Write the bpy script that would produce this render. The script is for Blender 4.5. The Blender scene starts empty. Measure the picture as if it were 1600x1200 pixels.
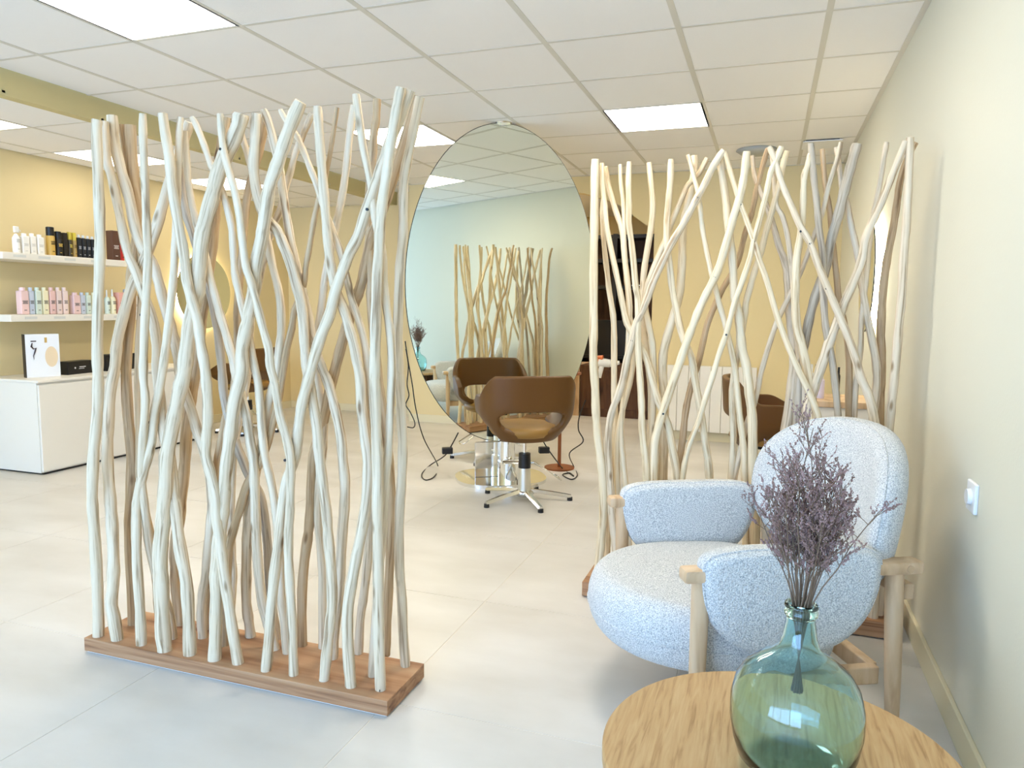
import bpy, bmesh, math, random
from mathutils import Vector, Matrix
random.seed(7)
scn = bpy.context.scene
COL = scn.collection
PI = math.pi

# ------------------------------------------------------------------ camera
F_PX, YAW, PITCH, ROLL, EYE = 1139.9, -.3359, -.1054, .0096, 1.185
cy_, sy_ = math.cos(YAW), math.sin(YAW); cp_, sp_ = math.cos(PITCH), math.sin(PITCH)
FW = Vector((sy_*cp_, cy_*cp_, sp_)); RT0 = Vector((cy_, -sy_, 0)); UP0 = RT0.cross(FW)
c_, s_ = math.cos(ROLL), math.sin(ROLL)
RT = c_*RT0 + s_*UP0; UP = -s_*RT0 + c_*UP0
CAM = Vector((0, 0, EYE))
cam_d = bpy.data.cameras.new('camera'); cam = bpy.data.objects.new('camera', cam_d); COL.objects.link(cam)
cam_d.sensor_width = 36; cam_d.lens = F_PX/1600*36; cam_d.clip_start = .02
cam.matrix_world = Matrix(((RT.x, UP.x, -FW.x, 0), (RT.y, UP.y, -FW.y, 0), (RT.z, UP.z, -FW.z, EYE), (0, 0, 0, 1)))
scn.camera = cam

def at(u, v, x=None, y=None, z=None):
    """photo pixel -> world point on the plane x=, y= or z="""
    w = FW + RT*((u-800)/F_PX) - UP*((v-600)/F_PX)
    if z is not None: t = (z-CAM.z)/w.z
    elif y is not None: t = (y-CAM.y)/w.y
    else: t = (x-CAM.x)/w.x
    return CAM + w*t

# ------------------------------------------------------------------ world, exposure
scn.view_settings.view_transform = 'Standard'
scn.view_settings.look = 'None'
scn.view_settings.gamma = 1
scn.view_settings.use_curve_mapping = False
scn.view_settings.exposure = 0.74
SKY = 8.2
PANEL = 13.0
wd = bpy.data.worlds.new('sky'); scn.world = wd; wd.use_nodes = True
nt = wd.node_tree; bg = nt.nodes['Background']
bg.inputs['Color'].default_value = (.37, .60, 1.0, 1); bg.inputs['Strength'].default_value = SKY

# ------------------------------------------------------------------ materials
def lin(r, g, b):
    f = lambda c: (c/255/12.92) if c/255 <= .04045 else ((c/255+.055)/1.055)**2.4
    return (f(r), f(g), f(b), 1)
MATS = {}
def mat(name, col, rough=.6, metal=0, spec=.5, bump=0, bscale=60, var=0, vscale=4, stretch=(1, 1, 1), col2=None, trans=0, ior=1.45, emit=None, estr=0, coat=0, ramp=(.3, .7), detail=4, sheen=0):
    m = bpy.data.materials.new(name); m.use_nodes = True; MATS[name] = m
    t = m.node_tree; n = t.nodes; L = t.links; b = n['Principled BSDF']
    b.inputs['Base Color'].default_value = col; b.inputs['Roughness'].default_value = rough
    b.inputs['Metallic'].default_value = metal; b.inputs['Specular IOR Level'].default_value = spec
    b.inputs['Transmission Weight'].default_value = trans; b.inputs['IOR'].default_value = ior
    b.inputs['Coat Weight'].default_value = coat; b.inputs['Sheen Weight'].default_value = sheen
    if emit: b.inputs['Emission Color'].default_value = emit; b.inputs['Emission Strength'].default_value = estr
    if bump or col2 is not None:
        tc = n.new('ShaderNodeTexCoord'); mp = n.new('ShaderNodeMapping'); mp.inputs['Scale'].default_value = stretch
        L.new(tc.outputs['Object'], mp.inputs['Vector'])
    if col2 is not None:
        ns = n.new('ShaderNodeTexNoise'); ns.inputs['Scale'].default_value = vscale; ns.inputs['Detail'].default_value = detail
        cr = n.new('ShaderNodeValToRGB'); cr.color_ramp.elements[0].color = col; cr.color_ramp.elements[1].color = col2
        cr.color_ramp.elements[0].position = ramp[0]; cr.color_ramp.elements[1].position = ramp[1]
        L.new(mp.outputs[0], ns.inputs['Vector']); L.new(ns.outputs['Fac'], cr.inputs['Fac']); L.new(cr.outputs[0], b.inputs['Base Color'])
    if bump:
        nb = n.new('ShaderNodeTexNoise'); nb.inputs['Scale'].default_value = bscale; nb.inputs['Detail'].default_value = 3
        bp = n.new('ShaderNodeBump'); bp.inputs['Strength'].default_value = bump; bp.inputs['Distance'].default_value = .01
        L.new(mp.outputs[0], nb.inputs['Vector']); L.new(nb.outputs['Fac'], bp.inputs['Height']); L.new(bp.outputs[0], b.inputs['Normal'])
    return m

def wood(name, base, dark, light, gs=(62, 62, 2.6), knots=True, rough=.6, bump=.25, along=False):
    """grain running along object z, with a few stretched knots"""
    m = bpy.data.materials.new(name); m.use_nodes = True; MATS[name] = m
    t = m.node_tree; n = t.nodes; L = t.links; b = n['Principled BSDF']
    b.inputs['Roughness'].default_value = rough; b.inputs['Specular IOR Level'].default_value = .3
    tc = n.new('ShaderNodeTexCoord'); oi = n.new('ShaderNodeObjectInfo')
    ad = n.new('ShaderNodeVectorMath'); ad.operation = 'ADD'
    cx = n.new('ShaderNodeCombineXYZ')
    ml = n.new('ShaderNodeMath'); ml.operation = 'MULTIPLY'; ml.inputs[1].default_value = 13.0
    L.new(oi.outputs['Random'], ml.inputs[0]); L.new(ml.outputs[0], cx.inputs[0]); L.new(ml.outputs[0], cx.inputs[2])
    if along:                                   # grain follows each pole's own length
        at_ = n.new('ShaderNodeAttribute'); at_.attribute_name = 'grain'; L.new(at_.outputs['Vector'], ad.inputs[0])
    else: L.new(tc.outputs['Object'], ad.inputs[0]); L.new(cx.outputs[0], ad.inputs[1])
    mp = n.new('ShaderNodeMapping'); mp.inputs['Scale'].default_value = gs; L.new(ad.outputs[0], mp.inputs['Vector'])
    ns = n.new('ShaderNodeTexNoise'); ns.inputs['Scale'].default_value = 1.6; ns.inputs['Detail'].default_value = 6; ns.inputs['Distortion'].default_value = .6
    L.new(mp.outputs[0], ns.inputs['Vector'])
    cr = n.new('ShaderNodeValToRGB'); e = cr.color_ramp.elements
    e[0].position = .28; e[0].color = dark; e[1].position = .75; e[1].color = light
    k = e.new(.47); k.color = base
    L.new(ns.outputs['Fac'], cr.inputs['Fac'])
    out = cr.outputs[0]
    if knots:
        mk = n.new('ShaderNodeMapping'); mk.inputs['Scale'].default_value = (22, 22, 7); L.new(ad.outputs[0], mk.inputs['Vector'])
        vo = n.new('ShaderNodeTexVoronoi'); vo.inputs['Scale'].default_value = .7; L.new(mk.outputs[0], vo.inputs['Vector'])
        kr = n.new('ShaderNodeValToRGB'); ke = kr.color_ramp.elements
        ke[0].position = .05; ke[0].color = (.45, .36, .27, 1); ke[1].position = .13; ke[1].color = (1, 1, 1, 1)
        L.new(vo.outputs['Distance'], kr.inputs['Fac'])
        mx = n.new('ShaderNodeMix'); mx.data_type = 'RGBA'; mx.blend_type = 'MULTIPLY'; mx.inputs['Factor'].default_value = 1
        L.new(out, mx.inputs['A']); L.new(kr.outputs[0], mx.inputs['B']); out = mx.outputs['Result']
    L.new(out, b.inputs['Base Color'])
    bp = n.new('ShaderNodeBump'); bp.inputs['Strength'].default_value = bump; bp.inputs['Distance'].default_value = .006
    L.new(ns.outputs['Fac'], bp.inputs['Height']); L.new(bp.outputs[0], b.inputs['Normal'])
    return m

WALL = mat('wall_paint', lin(228, 208, 158), .75, spec=.25, bump=.06, bscale=120)
WALL_R = mat('wall_paint_pale', lin(222, 218, 198), .7, spec=.3, bump=.05, bscale=120)
TRIM = mat('trim_paint', lin(226, 214, 178), .5)
CTILE = mat('ceiling_tile_board', lin(244, 241, 236), .9, spec=.1, bump=.15, bscale=300)
GRID = mat('ceiling_grid_metal', lin(214, 209, 196), .5)
BEAM = mat('beam_paint', lin(205, 190, 140), .8, spec=.2)
FLOOR = mat('floor_stone', lin(196, 190, 178), .36, spec=.45, col2=lin(222, 218, 210), vscale=2.2, detail=9, bump=.04, bscale=25, stretch=(.8, 1.6, 1), ramp=(.2, .8))
_t = FLOOR.node_tree; _g = _t.nodes.new('ShaderNodeNewGeometry')
for _n in list(_t.nodes):
    if _n.type == 'MAPPING': _t.links.new(_g.outputs['Position'], _n.inputs['Vector'])
GROUT = mat('floor_grout', lin(226, 218, 202), .8)
LIGHT = mat('light_diffuser', (1, 1, 1, 1), .5, emit=(1, .92, .80, 1), estr=PANEL)
LIGHT_L = mat('light_diffuser_bay', (1, 1, 1, 1), .5, emit=(1, .92, .80, 1), estr=PANEL*.2)
GLOW = mat('mirror_backlight', (1, 1, 1, 1), .5, emit=(1, .88, .6, 1), estr=11)
MIRROR = mat('mirror_glass', lin(236, 240, 228), .01, metal=1)
MIRROR_Y = mat('round_mirror_glass', lin(225, 226, 205), .03, metal=1)
BLACK = mat('black_plastic', lin(22, 20, 20), .4)
CHROME = mat('chrome', lin(235, 235, 232), .08, metal=1)
ALU = mat('polished_aluminium', lin(215, 215, 215), .18, metal=1)
SATIN = mat('satin_metal', lin(222, 220, 210), .33, metal=1)
LEATHER = mat('brown_leather', lin(98, 64, 24), .42, spec=.45, bump=.06, bscale=350)
SEATM = mat('lit_seat_leather', lin(150, 112, 54), .45, spec=.4, bump=.05, bscale=350)  # light from above is put into this paler tan seat colour
RUST = mat('rust_brown_metal', lin(140, 78, 36), .45)
WHITE = mat('white_lacquer', lin(236, 230, 216), .4)
WHITEP = mat('white_plastic', lin(238, 238, 236), .35)
DIV1 = wood('driftwood_pale', lin(218, 198, 166), lin(152, 124, 92), lin(233, 217, 190), along=True, bump=.15)
DIV2 = wood('driftwood_cream', lin(228, 208, 170), lin(180, 148, 106), lin(238, 222, 192), along=True, bump=.15)
DIVB = wood('driftwood_brown', lin(188, 158, 118), lin(140, 108, 74), lin(206, 182, 148), along=True, bump=.15)
DIVG = wood('driftwood_grey', lin(182, 166, 142), lin(132, 114, 94), lin(206, 194, 172), along=True, bump=.15)
PLINTH = wood('plinth_wood', lin(168, 124, 88), lin(106, 68, 46), lin(194, 156, 118), gs=(.9, 12, 34), knots=False, rough=.5)
OAK = wood('oak_frame', lin(206, 174, 136), lin(176, 140, 100), lin(222, 196, 162), gs=(12, 12, 2), knots=False, rough=.45, bump=.1)
def disk_wood():
    m = wood('table_oak', lin(192, 154, 104), lin(162, 124, 78), lin(204, 170, 122), gs=(75, 6, 4), knots=False, rough=.5, bump=.12)
    return m
TOPW = disk_wood()
DARKW = wood('dark_walnut', lin(92, 62, 40), lin(56, 36, 24), lin(112, 80, 54), knots=False, gs=(12, 12, 2))
def boucle():
    m = bpy.data.materials.new('boucle'); m.use_nodes = True
    t = m.node_tree; n = t.nodes; L = t.links; b = n['Principled BSDF']
    b.inputs['Roughness'].default_value = .95; b.inputs['Specular IOR Level'].default_value = .15; b.inputs['Sheen Weight'].default_value = .2
    tc = n.new('ShaderNodeTexCoord'); v = n.new('ShaderNodeTexVoronoi'); v.inputs['Scale'].default_value = 210
    ns = n.new('ShaderNodeTexNoise'); ns.inputs['Scale'].default_value = 330; ns.inputs['Detail'].default_value = 2
    L.new(tc.outputs['Object'], v.inputs['Vector']); L.new(tc.outputs['Object'], ns.inputs['Vector'])
    cr = n.new('ShaderNodeValToRGB'); e = cr.color_ramp.elements
    e[0].position = .33; e[0].color = lin(158, 160, 158); e[1].position = .62; e[1].color = lin(228, 226, 220)
    L.new(ns.outputs['Fac'], cr.inputs['Fac']); L.new(cr.outputs[0], b.inputs['Base Color'])
    bp = n.new('ShaderNodeBump'); bp.inputs['Strength'].default_value = .6; bp.inputs['Distance'].default_value = .004
    L.new(v.outputs['Distance'], bp.inputs['Height']); L.new(bp.outputs[0], b.inputs['Normal'])
    return m
BOUCLE = boucle()
VASE = mat('sea_green_glass', lin(214, 246, 247), .02, trans=1, ior=1.48, spec=.5, bump=.12, bscale=9)
DRY = mat('dried_stem', lin(120, 98, 78), .8)
BUD = mat('dried_mauve_bud', lin(172, 140, 134), .85, col2=lin(128, 98, 84), vscale=40)

# ------------------------------------------------------------------ helpers
def link(name, me, m=None, parent=None, smooth=False):
    o = bpy.data.objects.new(name, me); COL.objects.link(o)
    if m and not me.materials: me.materials.append(m)
    if smooth:
        for p in me.polygons: p.use_smooth = True
    if parent: o.parent = parent
    return o
def tag(o, label=None, cat=None, group=None, kind=None):
    if label: o['label'] = label
    if cat: o['category'] = cat
    if group: o['group'] = group
    if kind: o['kind'] = kind
    return o
def thing(name, loc, label, cat, group=None, rz=0):
    o = bpy.data.objects.new(name, None); COL.objects.link(o); o.empty_display_size = .1
    o.location = loc; o.rotation_euler = (0, 0, rz)
    return tag(o, label, cat, group)
class MB:
    def __init__(s): s.bm = bmesh.new()
    def box(s, c, d, rz=0, bev=0):
        r = bmesh.ops.create_cube(s.bm, size=1)
        M = Matrix.Translation(c) @ Matrix.Rotation(rz, 4, 'Z') @ Matrix.Diagonal((d[0], d[1], d[2], 1))
        bmesh.ops.transform(s.bm, matrix=M, verts=r['verts'])
        if bev:
            es = list({e for v in r['verts'] for e in v.link_edges})
            bmesh.ops.bevel(s.bm, geom=es, offset=bev, segments=2, affect='EDGES', profile=.5)
        return s
    def cyl(s, p, q, r1, r2=None, seg=20, cap=True):
        p = Vector(p); q = Vector(q); r2 = r1 if r2 is None else r2
        d = q-p; R = d.to_track_quat('Z', 'Y').to_matrix().to_4x4()
        bmesh.ops.create_cone(s.bm, cap_ends=cap, segments=seg, radius1=r1, radius2=r2, depth=d.length, matrix=Matrix.Translation((p+q)/2) @ R)
        return s
    def lathe(s, prof, c=(0, 0, 0), seg=40):
        rings = []
        for r, z in prof:
            rings.append([s.bm.verts.new((c[0]+max(r, 1e-4)*math.cos(2*PI*i/seg), c[1]+max(r, 1e-4)*math.sin(2*PI*i/seg), c[2]+z)) for i in range(seg)])
        for a, b in zip(rings, rings[1:]):
            for i in range(seg):
                s.bm.faces.new((a[i], a[(i+1) % seg], b[(i+1) % seg], b[i]))
        if prof[0][0] > 1e-3: s.bm.faces.new(rings[0][::-1])
        if prof[-1][0] > 1e-3: s.bm.faces.new(rings[-1])
        return s
    def tube(s, pts, rad, seg=8, cap=True):
        pts = [Vector(p) for p in pts]; n = len(pts)
        if not hasattr(rad, '__len__'): rad = [rad]*n
        rings = []; ref = None
        for i, p in enumerate(pts):
            t = (pts[min(i+1, n-1)]-pts[max(i-1, 0)]).normalized()
            if ref is None:
                ref = Vector((1, 0, 0)) if abs(t.x) < .8 else Vector((0, 1, 0))
            a = (ref - t*ref.dot(t)).normalized(); ref = a; b = t.cross(a)
            rings.append([s.bm.verts.new(p + rad[i]*(a*math.cos(2*PI*k/seg)+b*math.sin(2*PI*k/seg))) for k in range(seg)])
        for a, b in zip(rings, rings[1:]):
            for k in range(seg): s.bm.faces.new((a[k], a[(k+1) % seg], b[(k+1) % seg], b[k]))
        if cap: s.bm.faces.new(rings[0][::-1]); s.bm.faces.new(rings[-1])
        return s
    def prism(s, pts, d):
        """polygon (3d points) extruded by vector d"""
        a = [s.bm.verts.new(p) for p in pts]; b = [s.bm.verts.new(Vector(p)+Vector(d)) for p in pts]
        s.bm.faces.new(a); s.bm.faces.new(b[::-1]); n = len(a)
        for i in range(n): s.bm.faces.new((a[(i+1) % n], a[i], b[i], b[(i+1) % n]))
        return s
    def mesh(s, name='m'):
        bmesh.ops.recalc_face_normals(s.bm, faces=s.bm.faces)
        me = bpy.data.meshes.new(name); s.bm.to_mesh(me); s.bm.free(); return me
    def build(s, name, m, parent=None, smooth=False, auto=None):
        o = link(name, s.mesh(name), m, parent, smooth)
        if auto:
            o.data.polygons.foreach_set('use_smooth', [True]*len(o.data.polygons))
            o.data.set_sharp_from_angle(angle=math.radians(auto))
        return o
def cat_rom(pts, k=3):
    out = []; n = len(pts)
    for i in range(n-1):
        p0, p1, p2, p3 = pts[max(i-1, 0)], pts[i], pts[i+1], pts[min(i+2, n-1)]
        for j in range(k):
            t = j/k
            out.append(.5*((2*p1)+(p2-p0)*t+(2*p0-5*p1+4*p2-p3)*t*t+(3*p1-p0-3*p2+p3)*t**3))
    out.append(pts[-1].copy()); return out
def copy_tree(o, parent=None):
    c = o.copy(); COL.objects.link(c)
    if parent is not None: c.parent = parent
    for ch in list(o.children): copy_tree(ch, c)
    return c
def struct(o): o['kind'] = 'structure'; return o

# ------------------------------------------------------------------ room
XR, XL, YB, YBL, YF = .545, -5.2, 6.70, 7.10, -3.2
ZC, ZL = 2.3875, 2.268
XBEAM = -3.80
T = .12
# floor: slab with 0.8 m tiles standing on it
fl = struct(MB().box(((XL+1.0)/2, (YF+9.4)/2, -.0515), (1.0-XL+.3, 9.4-YF+.3, .1)).build('floor', GROUT))
TS = .8; X0, Y0 = -1.03, 1.845
tm = MB().box((0, 0, -.006), (TS-.0035, TS-.0035, .012), bev=.0008).mesh('floor_tile'); tm.materials.append(FLOOR)
for i in range(-6, 3):
    for j in range(-7, 10):
        cx = X0+(i+.5)*TS; cy = Y0+(j+.5)*TS
        if cy > YB+.1 and not (-2.6 < cx < -.3) and not (cx < -3 and cy < YBL+.4): continue
        if cx > XR+.4: continue
        o = link('floor_tile', tm, parent=fl); o.location = (cx, cy, .0)
# right wall (steps back a little near the shopfront), plus baseboard
w = MB(); w.box((XR+T/2, (1.48+YB+T)/2, ZC/2), (T, YB+T-1.48, ZC+.02)).box((XR+.05+T/2, (YF+1.48)/2, ZC/2), (T, 1.48-YF, ZC+.02))
struct(w.build('wall_right', WALL_R))
w = MB(); w.box((XR-.007, (1.48+YB)/2, .045), (.014, YB-1.48, .09), bev=.003).box((XR+.043, (YF+1.48)/2, .045), (.014, 1.48-YF, .09), bev=.003)
struct(w.build('baseboard_right', TRIM))
# back wall with the opening to the wash room (sloped upper corner)
op = [at(870, 296, y=YB), at(913, 302, y=YB), at(960, 315.5, y=YB), at(1022.5, 361, y=YB)]
xo0, xo1 = -1.95, -1.003
def wp(x, z): return Vector((x, YB, z))
zt = op[0].z
poly = [wp(-3.45, 0), wp(xo0, 0), wp(xo0, zt), wp(op[1].x, op[1].z), wp(op[2].x, op[2].z), wp(op[3].x, op[3].z), wp(xo1, 0), wp(XR+.01, 0), wp(XR+.01, ZC+.01), wp(-3.45, ZC+.01)]
struct(MB().prism(poly, (0, T, 0)).build('wall_back', WALL))
b = MB(); b.box(((-3.45+xo0)/2, YB-.007, .04), (xo0+3.45, .014, .08), bev=.003).box(((xo1+XR)/2, YB-.007, .04), (XR-xo1, .014, .08), bev=.003)
b.box(((XL-3.45)/2, YBL-.007, .04), (-3.45-XL, .014, .08), bev=.003).box((-3.457, (YB+YBL)/2, .04), (.014, YBL-YB, .08))
struct(b.build('baseboard_back', TRIM))
struct(MB().box(((XL-3.45)/2, YBL+T/2, ZC/2), (-3.45-XL+T, T, ZC)).box((-3.45+T/2-.001, (YB+YBL)/2+.08, ZC/2), (T, YBL-YB+.12, ZC)).build('wall_back_left', WALL))
struct(MB().box((XL-T/2, (YF+YBL)/2, ZC/2), (T, YBL-YF+.2, ZC)).build('wall_left', WALL))
struct(MB().box((XL+.007, (YF+YBL)/2, .04), (.014, YBL-YF, .08), bev=.003).build('baseboard_left', TRIM))
# wash room behind the opening
w = MB(); w.box((-3.0, 8.05, 1.2), (T, 2.5, 2.4)).box((xo1+.4+T/2, 8.05, 1.2), (T, 2.5, 2.4)).box((-1.8, 9.3, 1.2), (2.6, T, 2.4))
struct(w.build('wall_washroom', WALL))
struct(MB().box((-1.8, 8.05, 2.36), (2.6, 2.6, .06)).build('ceiling_washroom', CTILE))
# front wall: big shop window behind the camera
w = MB(); w.box(((XL+XR)/2, YF-T/2, .1), (XR-XL+.3, T, .2)).box(((XL+XR)/2, YF-T/2, 2.32), (XR-XL+.3, T, .16))
for x in (XL, XR+.06): w.box((x, YF-T/2, 1.2), (.16, T, 2.4))
struct(w.build('wall_front', WALL))
w = MB()
for x in (-3.77, -2.33, -.9): w.box((x, YF-.06, 1.22), (.06, .06, 2.04))
w.box(((XL+XR)/2, YF-.06, .22), (XR-XL, .06, .05)).box(((XL+XR)/2, YF-.06, 2.22), (XR-XL, .06, .05))
wf = struct(w.build('window_1', BLACK))
# thin panes
gm = bpy.data.materials.new('window_pane'); gm.use_nodes = True; n = gm.node_tree.nodes; n.clear()
o_ = n.new('ShaderNodeOutputMaterial'); mx = n.new('ShaderNodeMixShader'); tr = n.new('ShaderNodeBsdfTransparent'); gl = n.new('ShaderNodeBsdfGlossy'); gl.inputs['Roughness'].default_value = 0
mx.inputs[0].default_value = .06; gm.node_tree.links.new(tr.outputs[0], mx.inputs[1]); gm.node_tree.links.new(gl.outputs[0], mx.inputs[2]); gm.node_tree.links.new(mx.outputs[0], o_.inputs[0])
xs = [XL+.08, -3.77, -2.33, -.9, XR-.02]
for a, c in zip(xs, xs[1:]): MB().box(((a+c)/2, YF-.06, 1.22), (c-a-.06, .008, 1.95)).build('pane', gm, wf)
# daylight portal in the window opening
pl = bpy.data.lights.new('daylight_portal', 'AREA'); pl.shape = 'RECTANGLE'; pl.size = XR-XL; pl.size_y = 2.0; pl.cycles.is_portal = True
po = bpy.data.objects.new('daylight_portal', pl); COL.objects.link(po); po.location = ((XL+XR)/2, YF+.02, 1.22); po.rotation_euler = (PI/2, 0, 0)

# ceilings: 60 cm boards in a metal grid
GX, GY, S = .1795, 3.3352, .6
ce = struct(MB().box(((XBEAM+XR)/2+.05, (YF+YB)/2, ZC+.05), (XR-XBEAM+.2, YB-YF+.3, .06)).box(((XBEAM-3.38)/2-.03, 6.97, ZC+.05), (.50, .5, .10)).build('ceiling', CTILE))
cl = struct(MB().box(((XBEAM+XL)/2-.06, (YF+YBL)/2, ZL+.08), (XBEAM-XL-.05, YBL-YF+.3, .06)).build('ceiling_left', CTILE))
LIT = {(-2.8205, 2.1352), (-2.8205, 4.5352), (-1.0205, 2.1352), (-1.0205, 4.5352)}
tmesh = {}
def tile(x0, x1, y0, y1, z, parent, m=CTILE, name='ceiling_tile'):
    k = (round(x1-x0, 3), round(y1-y0, 3), m.name)
    if k not in tmesh:
        me = MB().box((0, 0, .008), (x1-x0-.02, y1-y0-.02, .016)).mesh('ceiling_tile'); me.materials.append(m); tmesh[k] = me
    o = link(name, tmesh[k], parent=parent); o.location = ((x0+x1)/2, (y0+y1)/2, z); return o
def lamp_panel(x, y, z, lab, m=LIGHT):
    t = thing('ceiling_light_panel', (x+.3, y+.3, z-.002), lab, 'ceiling light', 'square ceiling light panels')
    MB().box((0, 0, .004), (.574, .574, .006)).build('diffuser', m, t)
    f = MB()
    for sx, sy, dx, dy in ((.291, 0, .012, .594), (-.291, 0, .012, .594), (0, .291, .57, .012), (0, -.291, .57, .012)): f.box((sx, sy, .004), (dx, dy, .008))
    f.build('frame', WHITEP, t)
labs = {(-2.8205, 2.1352): 'square ceiling light panel at the top left, nearest the camera', (-2.8205, 4.5352): 'square ceiling light panel between the near pole divider and the oval mirror',
        (-1.0205, 4.5352): 'square ceiling light panel above the far pole divider, right of the oval mirror', (-1.0205, 2.1352): 'square ceiling light panel overhead between the two dividers'}
xs = [XBEAM]; x = GX-S*6
while x < XR: xs.append(x); x += S
xs.append(XR)
ys = []; y = GY-S*10
while y < YB: ys.append(y); y += S
ys = [YF] + [q for q in ys if q > YF] + [YB]
for a, c in zip(xs, xs[1:]):
    for d, e in zip(ys, ys[1:]):
        key = (round(a, 4), round(d, 4))
        hit = [k for k in LIT if abs(k[0]-a) < .01 and abs(k[1]-d) < .01]
        if hit: lamp_panel(a, d, ZC, labs.get(hit[0], 'square ceiling light panel over the shop window'))
        else: tile(a, c, d, e, ZC, ce)
g = MB()
for a in xs[1:-1]: g.box((a, (YF+YB)/2, ZC+.004), (.026, YB-YF, .012))
for d in ys[1:-1]: g.box(((XBEAM+XR)/2, d, ZC+.0045), (XR-XBEAM, .018, .012))
g.box((XR-.012, (YF+YB)/2, ZC+.002), (.024, YB-YF, .012)).box(((XBEAM+XR)/2, YB-.012, ZC+.002), (XR-XBEAM, .024, .012))
g.build('ceiling_grid', GRID, ce)
# dropped ceiling of the left bay
xs2 = [XL, -4.98, -4.38, XBEAM]
ys2 = []; y = 4.03-.6*12
while y < YBL: ys2.append(y); y += S
ys2 = [YF]+[q for q in ys2 if q > YF]+[YBL]
for a, c in zip(xs2, xs2[1:]):
    for d, e in zip(ys2, ys2[1:]):
        if abs(a+4.98) < .01 and min(abs(d-4.03), abs(d-5.23), abs(d-2.83), abs(d-1.63)) < .01:
            lb = 'square light panel in the lower left ceiling, ' + ('second along, above the product shelves' if abs(d-4.03) < .01 else 'farthest, above the round backlit mirror' if abs(d-5.23) < .01 else 'cut off by the left edge of the picture' if abs(d-2.83) < .01 else 'nearest the shop window')
            lamp_panel(a, d, ZL, lb, LIGHT_L)
        else: tile(a, c, d, e, ZL, cl)
g = MB()
for a in xs2[1:-1]: g.box((a, (YF+YBL)/2, ZL+.004), (.026, YBL-YF, .012))
for d in ys2[1:-1]: g.box(((XBEAM+XL)/2, d, ZL+.0045), (XBEAM-XL, .018, .012))
g.build('ceiling_grid', GRID, cl)
lamp_panel(-2.62, 7.35, 2.322, 'added square ceiling light panel, out of view, brightening the wash room beyond the wall opening')  # added lamp, hidden behind the oval mirror, to brighten the wash room
struct(MB().box((XBEAM-.035, (YF+YBL)/2, (ZC+ZL)/2-.004), (.07, YBL-YF, ZC-ZL+.02)).build('trim_1', BEAM))

# ------------------------------------------------------------------ pole dividers
def pole(parent, org, px, wpx, ybase, ylay, zbase, m, seed, blend, unproj):
    """px: traced centre line, bottom first; each point is set on its own depth in the rack"""
    rnd = random.Random(seed)
    pts = []
    b0 = at(px[0][0], px[0][1], z=zbase) if unproj else None
    y0 = b0.y if unproj else ybase
    for (u, v) in px:
        p = at(u, v, y=ylay)
        f = max(0., min(1., (p.z-zbase)/blend)); f = f*f*(3-2*f)
        p = at(u, v, y=y0+(ylay-y0)*f)
        if pts and p.z <= pts[-1].z+.005: continue
        if not unproj and p.z < zbase+.03: continue
        pts.append(p)
    if not unproj: pts.insert(0, Vector((pts[0].x, ybase, zbase)))
    pts[0].z = zbase-.012
    sm = cat_rom(pts, 3)
    dist = (ylay)/math.cos(.3)
    dep = (sm[len(sm)//2]-CAM).dot(FW)
    r0 = wpx[0]*.52*dep/F_PX; r1 = wpx[1]*.54*dep/F_PX
    n = len(sm); rad = []; ph = rnd.uniform(0, 6)
    for i in range(n):
        t = i/(n-1)
        rad.append((r0+(r1-r0)*t)*(1+.05*math.sin(i*1.7+ph)+.04*rnd.uniform(-1, 1)))
    rad[-1] *= .93
    mb = MB(); mb.tube([p-org for p in sm], rad, seg=12)
    o = mb.build('pole', m, parent, auto=50)
    me = o.data; ga = me.attributes.new('grain', 'FLOAT_VECTOR', 'POINT'); acc = rnd.uniform(0, 40); gx = rnd.uniform(0, 9)
    for i in range(n):
        if i: acc += (sm[i]-sm[i-1]).length
        for k in range(12): ga.data[i*12+k].vector = (gx+rad[i]*math.cos(2*PI*k/12), rad[i]*math.sin(2*PI*k/12), acc)
    return o, sm
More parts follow.
